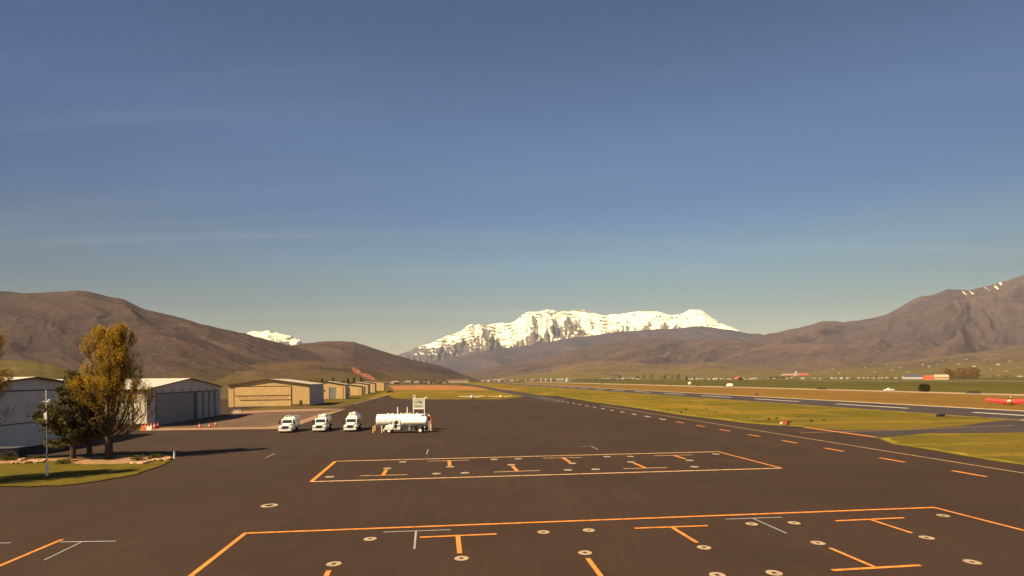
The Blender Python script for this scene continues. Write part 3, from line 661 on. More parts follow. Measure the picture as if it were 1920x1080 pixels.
stripe([G(1102, 1048), G(1140, 1100)], 0.28, PO, apron, 'tie_down_mark'); stripe([G(617, 1071), G(600, 1104)], 0.28, PO, apron, 'tie_down_mark')
stripe([G(1080, 1098), G(1220, 1092)], 0.28, PO, apron, 'tie_down_mark', 0.056); stripe([G(530, 1104), G(680, 1099)], 0.28, PO, apron, 'tie_down_mark', 0.056)
tee(((675, 893.2), (764, 890.8)), ((718, 892), (724.5, 881.5)), 0.26, 0.42, PW)
tee(((803, 865.5), (879, 863.5)), ((842, 864.5), (843.5, 874)), 0.26, 0.42, PW)
tee(((926, 886), (1012, 883)), ((970, 884.5), (961, 874.5)), 0.26, 0.42, PW)
tee(((1019, 859.8), (1092, 858.5)), ((1055, 858.8), (1069, 867.5)), 0.26, 0.42, PW)
tee(((1169, 879.5), (1251, 877.5)), ((1210, 878), (1188, 869)), 0.26, 0.38, PW)
tee(((1227, 855.5), (1298, 853.5)), ((1262, 854.3), (1286, 861.5)), 0.26, 0.36, PW)
# older grey marks
stripe([G(83, 1051.5), G(155, 1016.5)], 0.11, PG, apron, 'faded_line'); stripe([G(113, 1017.5), G(217, 1016)], 0.16, PG, apron, 'faded_line', 0.053)
stripe([G(-60, 1021.5), G(20, 1019)], 0.14, PG, apron, 'faded_line')
stripe([G(719, 999), G(845, 994.5)], 0.15, PG, apron, 'faded_line', 0.053); stripe([G(780, 997.5), G(777, 1031)], 0.13, PG, apron, 'faded_line', 0.056)
stripe([G(1360, 974.8), G(1466, 971)], 0.15, PG, apron, 'faded_line', 0.053); stripe([G(1411, 973), G(1475, 1001.5)], 0.13, PG, apron, 'faded_line', 0.056)
stripe([G(803, 843), G(800, 852)], 0.16, PG, apron, 'faded_line'); stripe([G(1108, 837), G(1122, 843.5)], 0.16, PG, apron, 'faded_line')
stripe([G(1086, 838), G(1108, 837)], 0.16, PG, apron, 'faded_line', 0.053); stripe([G(498, 859), G(516, 851)], 0.16, PG, apron, 'faded_line')
# tie-down rings
def ring(px, py, ro=0.57, ri=0.27):
    c = G(px, py); n = 28; vs = []
    for r in (ro, ri):
        for i in range(n): vs.append((c.x + r * cos(2 * pi * i / n), c.y + r * sin(2 * pi * i / n), 0.058))
    mb = MB(); mb.add(vs, [(i, (i + 1) % n, n + (i + 1) % n, n + i) for i in range(n)])
    mb.build('tie_down_ring', M['paint_ring'], apron, recalc=False)
ring(505, 949, 0.68, 0.34)
for x, y in [(694, 1012), (626, 1059), (865.5, 1048.5), (1019, 999), (1104, 995.5), (1097, 1038), (1320, 1028), (1409.5, 983.8), (1489, 981.8), (1533.5, 1019.5), (1345, 1080), (1451.5, 1076), (1768.5, 968), (1737.5, 1009.5), (1823, 1055.5)]: ring(x, y, 0.42, 0.13)
for x, y in [(618, 895), (726, 879), (755, 867), (818.5, 889), (871.5, 887.5), (844, 876), (926.5, 862), (972, 861), (958.5, 872.3), (1065, 882), (1117, 880.8), (1073, 869.5), (1138, 857), (1182, 856.5), (1183, 867), (1302, 876), (1293, 864), (1342, 852)]: ring(x, y, 0.50, 0.10)
for x, y in [(735, 758), (769, 756.5), (833, 756.5), (863.5, 754.5), (895, 756), (924, 754.5), (956.5, 755), (857, 750)]: ring(x, y, 0.45, 0.1)
# taxi lane dashes and edge lines
for k in range(26):
    s0 = (56.1 - 0.139 * 55.3) / 0.99 + 9.62 * k
    stripe([P(s0 - 1.85, 55.3), P(s0 + 1.85, 55.3)], 0.50, PO if k < 8 else PN, apron, 'lane_dash')
stripe([P(-20, 61), P(195, 61)], 0.26, PW, apron, 'edge_line')
stripe([G(1500, 812), G(1640, 808.5), G(1900, 798)], 0.22, PW, apron, 'taxi_line', 0.062)
stripe([G(663, 757.8), G(727, 740.8)], 0.35, PW, apron, 'edge_line')
stripe([G(1508, 801.5), G(1643, 820.5)], 0.85, PO, apron, 'holding_line', 0.06)
for k in range(-3, 30):
    s0 = 147.4 + 50.7 * k
    if s0 < 0: continue
    stripe([P(s0, 145.4), P(s0 + 30.4, 145.4)], 1.7, PN, runway, 'centre_stripe', 0.06)
stripe([P(-40, 131.2), P(104, 131.2)], 1.2, PN, runway, 'edge_stripe', 0.06)
stripe([P(104, 130.8), P(2000, 130.8)], 0.35, PW, runway, 'edge_stripe', 0.06)
stripe([P(-40, 161.9), P(2000, 161.9)], 1.1, PN, runway, 'edge_stripe', 0.06)

# planting island on the apron
isl = [(-260, 905), (-40, 912), (0, 912.5), (60, 912), (110, 910.5), (180, 903), (215, 896), (250, 890), (290, 876), (320, 864), (328, 857), (318, 853), (260, 853), (200, 856), (100, 856), (30, 858), (-60, 866), (-260, 885)]
mb = MB(); mb.prism([(G(*p).x, G(*p).y) for p in isl], 0.0, 0.12, 'z'); o = mb.build('planting_island', M['lawn']); o['kind'] = 'structure'
ragged('lawn_edge', [G(-260, 906.5), G(-40, 913), G(60, 913), G(110, 911.5), G(180, 904), G(215, 897), G(250, 891), G(290, 877), G(320, 865)], 0.5, 0.7, 0.124, M['lawn'], 6)
sheet('mulch_bed', [G(*p) for p in [(0, 871), (45, 869), (95, 866), (150, 872), (220, 872), (262, 868), (300, 864), (322, 859), (312, 854.5), (240, 855), (120, 858), (35, 861), (-20, 866)]], 0.13, M['mulch'])

# ------------------------------------------------------------------ hangars
def gable_wall(mb, w, d, eave, ridge, inset=0.0, openings=()):
    """closed gable body, front at y=0"""
    mb.prism([(-w / 2, 0), (w / 2, 0), (w / 2, eave), (0, ridge), (-w / 2, eave)], inset, d, 'y')
def gable_roof(mb, w, d, eave, ridge, th=0.25, over=0.5):
    sl = (ridge - eave) / (w / 2); ex = w / 2 + over; ez = eave - sl * over
    pts = [(-ex, ez), (0, ridge), (ex, ez), (ex, ez + th), (0, ridge + th), (-ex, ez + th)]
    mb.prism([(a, b + 0.02) for a, b in pts], -over, d + over, 'y')
def sl0_(w, eave, ridge): return (ridge - eave) / (w / 2)
def hangar_shell(name, loc, rz, w, d, eave, ridge, wm, rm, tm, label, group=None, over=0.5):
    t = empty(name, loc, rz, label, 'hangar', group)
    mb = MB(); gable_wall(mb, w, d, eave, ridge); mb.build('wall', wm, t)
    mb = MB(); gable_roof(mb, w, d, eave, ridge, 0.22, over); mb.build('roof', rm, t)
    if wm is M['tan_siding']: MB().box(w / 2 + 0.004, w / 2 + 0.06, 0.02, d - 0.02, 0.02, eave - sl0_(w, eave, ridge) * 0.06 - 0.02).build('side_shading_panel', M['shade_siding'], t)  # thin grey panel paints the shade of the right side over the tan wall
    sl = (ridge - eave) / (w / 2); ex = w / 2 + over; ez = eave - sl * over
    mb = MB()
    for s in (-1, 1):
        mb.prism([(s * ex, ez + 0.0), (0, ridge + 0.0), (0, ridge + 0.25), (s * ex, ez + 0.25)], -over - 0.06, -over - 0.003, 'y')
    mb.build('fascia', tm, t)
    return t

M['sunlit_siding'] = siding('sunlit_siding', (0.78, 0.68, 0.50))  # grey siding made paler: sunlight put into the colour
# grey hangar: gable end with the sliding doors faces right
a = G(276, 802); b = G(433.5, 778.5)
a = P(a.dot(DD), a.dot(NN)); b = P(b.dot(DD), a.dot(NN))
W1 = (b - a).length; mid = (a + b) / 2; mid.z = 0.03
t = hangar_shell('hangar', mid, AX + pi / 2, W1, 46, 8.75, 11.15, M['grey_siding'], M['pale_roof'], M['trim_dark'],
    'grey metal hangar with a wide dark sliding door and pale roof, behind the golden tree', 'hangars along the apron')
hx0, hx1, hz = -W1 / 2 + 4.0, W1 / 2 - 2.6, 7.55
mb = MB(); mb.box(hx0 - 0.25, hx1 + 0.25, -0.10, -0.002, hz, hz + 0.3); mb.box(hx0 - 0.3, hx0 - 0.01, -0.10, -0.002, 0, hz); mb.build('door_frame', M['trim_grey'], t)
dw = hx1 - hx0; xm = hx0 + dw * 0.555
mb = MB(); mb.box(hx0, xm, -0.06, -0.004, 0.05, hz - 0.01); mb.build('door', M['grey_door'], t)
mb = MB(); mb.box(xm + 0.01, hx1, -0.03, -0.004, 0.05, hz - 0.01); mb.build('door_recess', M['dark_gap'], t)
seg = (hx1 - xm) / 4
for k in range(4):
    mb = MB(); mb.box(xm + k * seg + seg * 0.26, xm + (k + 1) * seg, -0.55, -0.04, 0.05, hz - 0.05); mb.build('door_leaf', M['grey_leaf'], t)
mb = MB(); mb.box(hx0, hx1, -0.75, -0.002, 0.0, 0.14); mb.build('door_track', M['trim_grey'], t)
for k in range(7):
    x = hx0 + 2.5 + k * (dw - 3) / 6.4
    mb = MB(); mb.box(x - 0.16, x + 0.16, -0.42, -0.003, hz + 0.62, hz + 0.86, top=(0.04, 0.04, 0.1, 0)); mb.build('wall_lamp', M['trim_dark'], t)
Lx_ = -W1 / 2
MB().box(Lx_ - 0.05, Lx_ - 0.003, 0.02, 45.9, 0.9, 8.3).build('side_shading_panel', M['sunlit_siding'], t)  # pale panel paints this side brighter, as lit by the sun
MB().box(Lx_ - 0.06, Lx_ - 0.003, 0.02, 45.9, 0.02, 0.88).build('wall_base', M['trim_dark'], t)
# side wall facing the camera: dark wainscot, doors, red emblem
Lx = -W1 / 2
for y0, y1, z1, nm, mm in ((7, 8.1, 2.1, 'side_door', M['trim_grey']), (16, 17.1, 2.1, 'side_door', M['trim_grey'])):
    mb = MB(); mb.box(Lx - 0.12, Lx - 0.062, y0, y1, 0.1, z1); mb.build(nm, mm, t)
mb = MB(); mb.box(Lx - 0.25, Lx - 0.003, -0.2, 46.2, 8.35, 8.62); mb.build('gutter', M['trim_dark'], t)
mb = MB(); mb.tube((Lx - 0.055, 11.2, 5.3), (Lx - 0.12, 11.2, 5.3), 1.15, n=20); mb.build('emblem', M['red'], t)
for y in (3, 14, 24):
    mb = MB(); mb.box(Lx - 0.2, Lx - 0.065, y, y + 0.16, 0.1, 8.34); mb.build('downpipe', M['trim_dark'], t)

# big tan hangar with the bi-fold door
c = G(581, 761.0); sR, DR = c.dot(DD), c.dot(NN)
W2 = 31.5
t = hangar_shell('hangar', P(sR, DR - W2 / 2, 0.03), AX, W2, 27, 8.75, 11.0, M['tan_siding'], M['tan_roof'], M['trim_dark'],
    'large tan hangar with a wide bi-fold door crossed by a zigzag truss', 'hangars along the apron')
x0, x1 = -W2 / 2 + 2.2, 8.4; hz = 8.15
mb = MB(); mb.box(x0, x1, -0.08, -0.003, 0.12, hz); mb.build('door', M['tan_door'], t)
mb = MB()
mb.box(x0 - 0.16, x1 + 0.16, -0.14, -0.004, hz + 0.005, hz + 0.2); mb.box(x0 - 0.2, x0 - 0.005, -0.14, -0.004, 0.1, hz); mb.box(x1 + 0.005, x1 + 0.2, -0.14, -0.004, 0.1, hz)
mb.build('door_frame', M['trim_dark'], t)
mb = MB(); zt, zb = 4.55, 2.75
mb.box(x0 + 0.2, x1 - 0.05, -0.20, -0.085, zt - 0.07, zt + 0.07); mb.box(x0 + 2.2, x1 - 0.05, -0.20, -0.085, zb - 0.07, zb + 0.07)
n = 19; w_ = (x1 - x0 - 2.4) / n
for k in range(n):
    xa = x0 + 1.4 + k * w_
    mb.tube((xa, -0.15, zt), (xa + w_, -0.15, zb), 0.055, n=5)
mb.build('door_truss', M['seam_brown'], t)
mb = MB(); mb.box(12.2 - 0.55, 12.2 + 0.55, -0.06, -0.003, 0.12, 2.3); mb.build('side_door', M['trim_dark'], t)
mb = MB(); mb.box(8.9, 15.7, -0.03, -0.0025, 0.05, 0.85); mb.build('wall_base', M['seam_brown'], t)
mb = MB(); mb.box(W2 / 2 - 0.12, W2 / 2 + 0.12, -0.12, -0.005, 0.1, 8.6); mb.build('corner_trim', M['trim_dark'], t)
mb = MB(); mb.tube((W2 / 2 + 0.01, 26, 5.6), (W2 / 2 + 0.7, 26, 5.6), 0.16, n=6); mb.box(W2 / 2 + 0.5, W2 / 2 + 1.0, 25.7, 26.3, 5.3, 6.0); mb.build('wall_lamp', M['black'], t)

def row_hangar(px, w, d, eave, ridge, wm, label, leafs):
    s0 = None
    D0 = -51.0
    Yp = 1010 * D0 / (px - 820); s0 = (Yp - 0.139 * D0) / 0.99
    t = hangar_shell('hangar', P(s0, D0 - w / 2, 0.03), AX, w, d, eave, ridge, wm, M['pale_roof'] if px > 650 else M['tan_roof'], M['trim_dark'], label, 'hangars along the apron', 0.35)
    for (a0, a1, z1, nm, mm) in leafs:
        mb = MB(); mb.box(a0, a1, -0.07, -0.003, 0.05, z1); mb.build(nm, mm, t)
    return t
row_hangar(647.5, 20, 12, 7.9, 9.7, M['tan_siding'], 'tan hangar just beyond the large one, its grey doorway standing open',
    [(1.9, 4.9, 6.6, 'doorway', M['grey_door']), (1.2, 1.88, 6.6, 'door_post', M['dark_gap']), (4.95, 8.7, 6.6, 'door', M['tan_door']), (8.72, 8.95, 6.6, 'door_post', M['trim_dark'])])
row_hangar(678, 17, 7, 6.3, 7.4, M['tan_siding'], 'low tan hangar, third from the camera, with a shadowy door gap at its left',
    [(-1.8, 0.8, 5.2, 'doorway', M['dark_gap']), (1.1, 7.0, 5.2, 'door', M['tan_door'])])
row_hangar(690, 19, 14, 7.4, 8.9, M['tan_siding'], 'tan hangar, fourth from the camera, rising behind the low one',
    [(2.0, 6.0, 5.8, 'door', M['tan_door']), (6.4, 7.6, 5.6, 'doorway', M['dark_gap'])])
row_hangar(703, 18, 12, 7.8, 9.0, M['tan_siding'], 'pale tan hangar, second from the far end of the row',
    [(0.5, 7.0, 6.0, 'door', M['tan_door']), (-3.5, 0.3, 6.0, 'doorway', M['dark_gap'])])
row_hangar(720, 19, 10, 8.2, 9.4, M['tan_siding'], 'last tan hangar at the far end of the row',
    [(-3.0, 5.0, 6.4, 'door', M['tan_door']), (-5.5, -3.2, 6.4, 'doorway', M['dark_gap'])])

# near blue-grey building on the left, gable facing right
D1 = G(168, 820).dot(NN); s1 = G(168, 820).dot(DD); W0 = 29.0
t = hangar_shell('hangar', P(s1 - W0 / 2, D1, 0.03), AX + pi / 2, W0, 34, 9.75, 11.25, M['blue_siding'], M['pale_roof'], M['trim_red'],
    'blue-grey metal building with a red-brown roof edge at the left border', 'hangars along the apron', 0.7)
mb = MB(); mb.box(-W0 / 2 + 0.6, W0 / 2 - 1.2, -0.10, -0.003, 9.15, 9.35); mb.build('door_header', M['trim_grey'], t)
mb = MB(); mb.box(-W0 / 2 + 0.8, W0 / 2 - 1.4, -0.07, -0.003, 0.15, 9.1); mb.build('door', M['blue_siding'], t)
mb = MB(); mb.box(-W0 / 2 + 0.8, W0 / 2 - 1.4, -0.13, -0.072, 3.95, 4.10); mb.build('door_seam', M['trim_grey'], t)
mb = MB(); mb.box(-W0 / 2, W0 / 2, -0.05, -0.0025, 0.0, 0.14); mb.build('wall_base', M['trim_grey'], t)

# ------------------------------------------------------------------ trees
def leafcards(mb, centers, size, rnd, per=1, spread=0.0, up=0.0):
    for c in centers:
        for _ in range(per):
            p = Vector(c) + Vector((rnd.gauss(0, spread), rnd.gauss(0, spread), rnd.gauss(0, spread)))
            a = Vector((rnd.gauss(0, 1), rnd.gauss(0, 1), rnd.gauss(0, 1))).normalized()
            b = a.orthogonal().normalized(); b = (b * cos(rnd.random() * 6.28) + a.cross(b) * sin(rnd.random() * 6.28)).normalized()
            s = size * rnd.uniform(0.6, 1.3)
            n = len(mb.v)
            mb.v += [tuple(p - a * s * .5), tuple(p + b * s * .45), tuple(p + a * s * .5), tuple(p - b * s * .45)]
            mb.f.append((n, n + 1, n + 2, n + 3))
def grow(wood, tips, p, d, L, r, lvl, rnd, maxl, spread=0.5, upb=0.25, inside=None):
    n = 4; pts = [p]; rs = [r]; q = p.copy(); dd = d.copy()
    for i in range(n):
        dd = (dd + Vector((rnd.gauss(0, 0.10), rnd.gauss(0, 0.10), upb * 0.25 + rnd.gauss(0, 0.05)))).normalized()
        q = q + dd * (L / n)
        if inside and not inside(q): break
        pts.append(q.copy()); rs.append(r * (1 - 0.6 * (i + 1) / n))
    if len(pts) < 2: return
    wood.path(pts, rs, 6 if lvl < 2 else 4)
    if lvl >= 1:
        for i in range(1, len(pts)):
            tips.append((pts[i - 1].lerp(pts[i], rnd.random()), lvl)); tips.append((pts[i], lvl))
    if lvl < maxl:
        k = 5 if lvl == 0 else 4
        for i in range(k):
            j = rnd.randint(1, len(pts) - 1)
            pp = pts[j]; an = rnd.random() * 2 * pi
            o = Vector((cos(an), sin(an), 0)) * spread + dd * 0.9 + Vector((0, 0, upb))
            grow(wood, tips, pp, o.normalized(), L * rnd.uniform(0.5, 0.7), max(rs[j] * 0.6, 0.012), lvl + 1, rnd, maxl, spread, upb, inside)

def cottonwood(loc, label, seed, leaders, crown, leafm, barkm, height, trunk_r=0.42, name='broadleaf_tree', leafsize=0.2, per=3, lowz=2.4, rmax=5.6, group=None, maxl=3, nlimb=16):
    rnd = random.Random(seed)
    t = empty(name, loc, 0, label, 'tree', group)
    wood = MB(); tips = []
    base = Vector((0, 0, -0.1))
    wood.path([base, Vector((0.03, 0, 1.2)), Vector((0, 0.02, lowz + 0.6))], [trunk_r * 1.25, trunk_r, trunk_r * 0.85], 9)
    def inside(q):
        z = q.z / height
        rr = math.hypot(q.x, q.y); return rr < crown(z) * rmax and q.z < height
    for (lx, ly, top) in leaders:
        n = 8; pts = [Vector((0, 0, lowz + 0.3))]; rs = [trunk_r * 0.62]
        for i in range(1, n + 1):
            f = i / n
            pts.append(Vector((lx * (f ** 0.6) + rnd.gauss(0, 0.12), ly * (f ** 0.6) + rnd.gauss(0, 0.12), lowz + 0.3 + (top - lowz) * f))); rs.append(trunk_r * 0.62 * (1 - f) ** 0.8 + 0.02)
        wood.path(pts, rs, 7)
        for i in range(1, n + 1): tips.append((pts[i], 2))
        for k in range(nlimb):
            f = rnd.uniform(0.0, 0.97); i = min(int(f * n), n - 1); pp = pts[i].lerp(pts[i + 1], f * n - i)
            an = rnd.random() * 2 * pi
            elev = rnd.uniform(0.5, 1.3) if f > 0.2 else rnd.uniform(-0.05, 0.5)
            d = Vector((cos(an), sin(an), elev)).normalized()
            L = rmax * (0.62 - 0.38 * f) * rnd.uniform(0.8, 1.2)
            grow(wood, tips, pp, d, L, max(rs[i] * 0.42, 0.03), 1, rnd, maxl, 0.55, 0.35, inside)
    wood.build('trunk', barkm, t)
    leaf = MB()
    pts = [p for p, l in tips if l >= 2]
    leafcards(leaf, pts, leafsize, rnd, per, leafsize * 1.1)
    leaf.build('crown', leafm, t, recalc=False)
    return t
def egg(z):
    if z < 0.10: return 0.0
    if z < 0.45: return 0.35 + 0.65 * min(1, (z - 0.10) / 0.16) 
    if z < 0.72: return 1.0 - 0.30 * (z - 0.45) / 0.27
    return 0.70 - 0.30 * (z - 0.72) / 0.28
tp = G(204, 861)
def lobes(q):
    """two rounded upper lobes over one broad skirt"""
    x, y, z = q
    if z < 2.4: return False
    a = ((x + 1.5) / 2.1) ** 2 + (y / 2.6) ** 2 + ((z - 11.5) / 7.0) ** 2
    b = ((x - 1.75) / 2.5) ** 2 + (y / 2.6) ** 2 + ((z - 11.0) / 7.8) ** 2
    c = ((x - 0.25) / 5.9) ** 2 + (y / 4.8) ** 2 + ((z - 7.2) / 5.8) ** 2
    return a < 1 or b < 1 or c < 1
def budding(loc, label, seed, leaders, inside, dens=3, size=0.125):
    rnd = random.Random(seed); t = empty('broadleaf_tree', loc, 0, label, 'tree')
    wood = MB(); tips = []
    wood.path([Vector((0, 0, -0.1)), Vector((0.03, 0, 1.2)), Vector((0, 0.02, 3.4))], [0.56, 0.45, 0.40], 10)
    for (lx, ly, top, r0, z0) in leaders:
        n = 9; pts = [Vector((0, 0, z0))]; rs = [r0]
        for i in range(1, n + 1):
            f = i / n; pts.append(Vector((lx * f ** 0.55 + rnd.gauss(0, .10), ly * f ** 0.55 + rnd.gauss(0, .10), z0 + (top - z0) * f))); rs.append(r0 * (1 - f) ** 0.85 + 0.018)
        wood.path(pts, rs, 7)
        for k in range(int((top - z0) * 2.3)):
            f = rnd.uniform(0.03, 0.98); i = min(int(f * n), n - 1); pp = pts[i].lerp(pts[i + 1], f * n - i)
            an = rnd.random() * 2 * pi
            d = Vector((cos(an), sin(an), rnd.uniform(0.5, 1.6))).normalized()
            if pp.z < 7 and rnd.random() < 0.35: continue
            if pp.z < 6: d = Vector((cos(an), sin(an), rnd.uniform(-0.25, 0.7))).normalized()
            L = rnd.uniform(1.3, 2.9) * (1.25 - 0.5 * f)
            grow(wood, tips, pp, d, L, max(rs[i] * 0.35, 0.025), 1, rnd, 3, 0.45, 0.55, inside)
    wood.build('trunk', M['bark'], t)
    lf = MB(); leafcards(lf, [p for p, l in tips if l >= 2 and rnd.random() < (0.44 if p.z > 10 else (0.24 if p.z > 7.5 else 0.10))], size, rnd, dens, size * 1.5)
    lf.build('crown', M['leaf_gold'], t, recalc=False)
    return t
LD = [(-1.3, 0.2, 17.6, .22, 3.2), (-2.1, -0.6, 15.8, .15, 4.2), (-0.7, 0.9, 16.6, .15, 4.6), (1.6, 0, 18.2, .24, 3.2), (2.6, 0.5, 16.8, .16, 4.0), (1.0, -1.0, 17.6, .16, 4.6), (2.2, -0.8, 17.6, .13, 5.0),
      (-3.6, 0.4, 11.0, .14, 3.0), (-4.6, -0.6, 8.4, .11, 2.8), (3.9, 0.2, 11.6, .14, 3.0), (4.7, -0.8, 8.8, .11, 2.8), (-2.6, -2.8, 10.5, .12, 3.2), (2.8, 2.6, 11.5, .12, 3.2), (0.3, -3.4, 10.8, .12, 3.1), (0, 3.0, 12.5, .12, 3.4), (-4.8, 1.0, 6.2, .09, 2.7), (5.0, 0.6, 6.0, .09, 2.6), (5.4, -0.3, 9.2, .09, 2.8), (5.2, 0.8, 7.4, .09, 2.6)]
budding(tp, 'tall golden budding tree with two rounded tops beside the dark pine', 5, LD, lobes)
budding(G(-48, 868), 'golden budding tree mostly cut off by the left border of the photo', 9, [(a * 0.85, b, z * 0.97, r, z0) for a, b, z, r, z0 in LD[:10]], lobes)
budding(G(-175, 916), 'golden budding tree just outside the left border, its shade lying on the lawn', 12, LD, lobes)
def pine(loc, label, seed, height, rad, lowz, name='pine_tree', ntier=26, lean=0.0, group=None):
    rnd = random.Random(seed); t = empty(name, loc, 0, label, 'tree', group)
    wood = MB(); wood.path([(0, 0, -0.1), (0, 0, 1.5), (lean * 0.4, 0, height * 0.5), (lean, 0, height * 0.97)], [0.36, 0.30, 0.18, 0.03], 8)
    leaf = MB(); cs = []
    for k in range(ntier):
        f = k / (ntier - 1); z = lowz + (height - lowz) * f
        rr = rad * (0.86 + 0.14 * math.sin(f * 11 + seed)) * ((1 - f) ** 0.80 if f > 0.12 else (0.80 + 0.85 * f))
        m_ = 6 if f < 0.8 else 4
        for j in range(m_):
            an = rnd.random() * 2 * pi; L = rr * rnd.uniform(0.55, 1.12) + 0.25
            d = Vector((cos(an), sin(an), rnd.uniform(-0.15, 0.35)))
            p0 = Vector((lean * f, 0, z)); p1 = p0 + d * L * 0.6; p2 = p0 + d * L + Vector((0, 0, 0.12 * L))
            wood.path([p0, p1, p2], [0.06 * (1 - f) + 0.02, 0.03, 0.012], 4)
            nn = int(10 + L * 13)
            for _ in range(nn):
                g = rnd.uniform(0.25, 1.05) ** 0.8; q = (p0.lerp(p1, min(g / 0.6, 1)) if g < 0.6 else p1.lerp(p2, (g - 0.6) / 0.4))
                cs.append(q + Vector((rnd.gauss(0, 0.24), rnd.gauss(0, 0.24), rnd.gauss(0, 0.14))))
    wood.build('trunk', M['bark'], t)
    leafcards(leaf, cs, 0.30, rnd, 3, 0.12)
    leaf.build('crown', M['leaf_pine'], t, recalc=False)
    return t
pine(G(137, 862), 'broad dark pine standing behind the slim white pole', 3, 11.7, 5.3, 2.1)
pine(G(168, 858), 'narrow dark pine squeezed between the broad pine and the golden tree', 8, 10.6, 2.6, 3.0, ntier=22, name='pine_tree')

# slim white pole in the lawn
t = empty('weather_mast', G(88, 892, 0.12), 0, 'slim white pole with small sensors on the lawn in front of the pine', 'pole')
mb = MB(); mb.tube((0, 0, 0), (0, 0, 9.6), 0.055, 0.04, 8); mb.build('pole', M['tank_white'], t)
mb = MB(); mb.tube((0, 0, 0), (0, 0, 1.3), 0.14, 0.12, 10); mb.build('pole_base', M['tank_white'], t)
mb = MB(); mb.box(-0.15, 0.15, -0.17, -0.045, 6.3, 7.0); mb.build('sensor_box', M['tank_white'], t)
MB().box(-0.2, 0.16, -0.12, -0.045, 7.3, 7.55).build('bracket', M['black'], t); MB().box(-0.12, 0.14, -0.12, -0.045, 5.6, 5.8).build('bracket', M['black'], t)
mb = MB(); mb.tube((-0.4, 0, 8.3), (0.35, 0, 8.3), 0.03); mb.lathe([(0.0, 8.2), (0.12, 8.25), (0.12, 8.5), (0.0, 8.55)], 8, loc=(0.32, 0, 0)); mb.build('crossarm', M['tank_white'], t)
mb = MB(); mb.box(-0.14, 0.14, -0.16, -0.06, 2.2, 2.55); mb.build('sensor_box', M['steel'], t)

# dark dumpster by the building
t = empty('dumpster', G(-5, 860, 0.03), AX, 'dark waste container against the blue-grey building at the left border', 'dumpster')
mb = MB(); mb.box(-1.6, 2.6, 0, 1.7, 0.15, 1.35, top=(-0.05, -0.05, -0.1, -0.1)); mb.build('container', M['dumpster'], t)
mb = MB(); mb.box(-1.7, 2.7, -0.15, 1.85, 1.355, 1.47, top=(0, 0, 0, 0.3)); mb.build('lid', M['trim_grey'], t)

# rocks and shrubs on the island
def rock_mesh(seed):
    rnd = random.Random(seed); mb = MB(); import bmesh
    bm = bmesh.new(); bmesh.ops.create_icosphere(bm, subdivisions=2, radius=0.5)
    me = bpy.data.meshes.new('rock')
    off = Vector((rnd.random() * 9, rnd.random() * 9, 0))
    for v in bm.verts:
        from mathutils import noise
        v.co *= 0.8 + 0.45 * noise.noise(v.co * 2.2 + off); v.co.z *= 0.62
    bm.to_mesh(me); bm.free(); me.materials.append(M['rock']); return me
rms = [rock_mesh(k) for k in range(4)]
rnd = random.Random(2)
rp = [(26 + k * 5.3, 861.5 + rnd.uniform(0, 6.5)) for k in range(12)] + [(252 + k * 4.6, 868.5 - k * 0.65 + rnd.uniform(-1.5, 2.5)) for k in range(15)]
for i, (x, y) in enumerate(rp):
    o = bpy.data.objects.new('rock', rms[i % 4]); C.objects.link(o); g = G(x, y, 0.22); o.location = g
    s = rnd.uniform(0.45, 0.95); o.scale = (s * 1.2, s, s); o.rotation_euler = (0, 0, rnd.random() * 6)
    if i < 12: tag(o, ORD[i] + ' rock from the left in the sunlit bed beside the white pole', 'rock', 'rocks in the left bed')
    else: tag(o, ORD[i - 12] + ' pale orange rock from the left on the right tip of the planted island', 'rock', 'rocks on the island tip')
def bush(name, loc, label, seed, r, h, lm, n=260, size=0.14, group=None, cat='shrub'):
    rnd = random.Random(seed); t = empty(name, loc, 0, label, cat, group)
    w = MB()
    for k in range(7):
        an = rnd.random() * 6.28; w.tube((0, 0, 0), (cos(an) * r * 0.6, sin(an) * r * 0.6, h * 0.75), 0.03, 0.01, 4)
    w.build('stem', M['bark'], t)
    lf = MB(); cs = []
    for _ in range(n):
        an = rnd.random() * 6.28; q = rnd.random() ** 0.5; z = rnd.random() ** 0.8
        rr = r * q * sqrt(max(0.05, 1 - (z - 0.35) ** 2 * 1.6)); cs.append((cos(an) * rr, sin(an) * rr, z * h))
    leafcards(lf, cs, size, rnd, 2, size * 0.5); lf.build('foliage', lm, t, recalc=False)
    return t
bush('shrub', G(14, 863, 0.12), 'grey green shrub at the left end of the rock bed', 3, 0.9, 0.9, M['leaf_olive'])
bush('shrub', G(258, 863, 0.12), 'low green shrub where the right rock pile begins', 4, 0.8, 0.6, M['leaf_olive'])
bush('shrub', G(292, 860.5, 0.12), 'low green shrub near the tip of the island', 5, 0.9, 0.6, M['leaf_olive'])
bush('shrub', G(118, 869, 0.12), 'dark low shrub in the mulch beside the broad pine trunk', 6, 0.9, 0.45, M['leaf_olive'])
t = empty('marker_post', G(327, 860, 0.03), 0, 'short white marker post at the tip of the planted island', 'post')
mb = MB(); mb.tube((0, 0, 0), (0, 0, 0.85), 0.11, 0.10, 10); mb.build('post', M['tank_white'], t)
mb = MB(); mb.lathe([(0.12, 0.85), (0.13, 0.95), (0.06, 1.02)], 10); mb.build('cap', M['steel'], t)

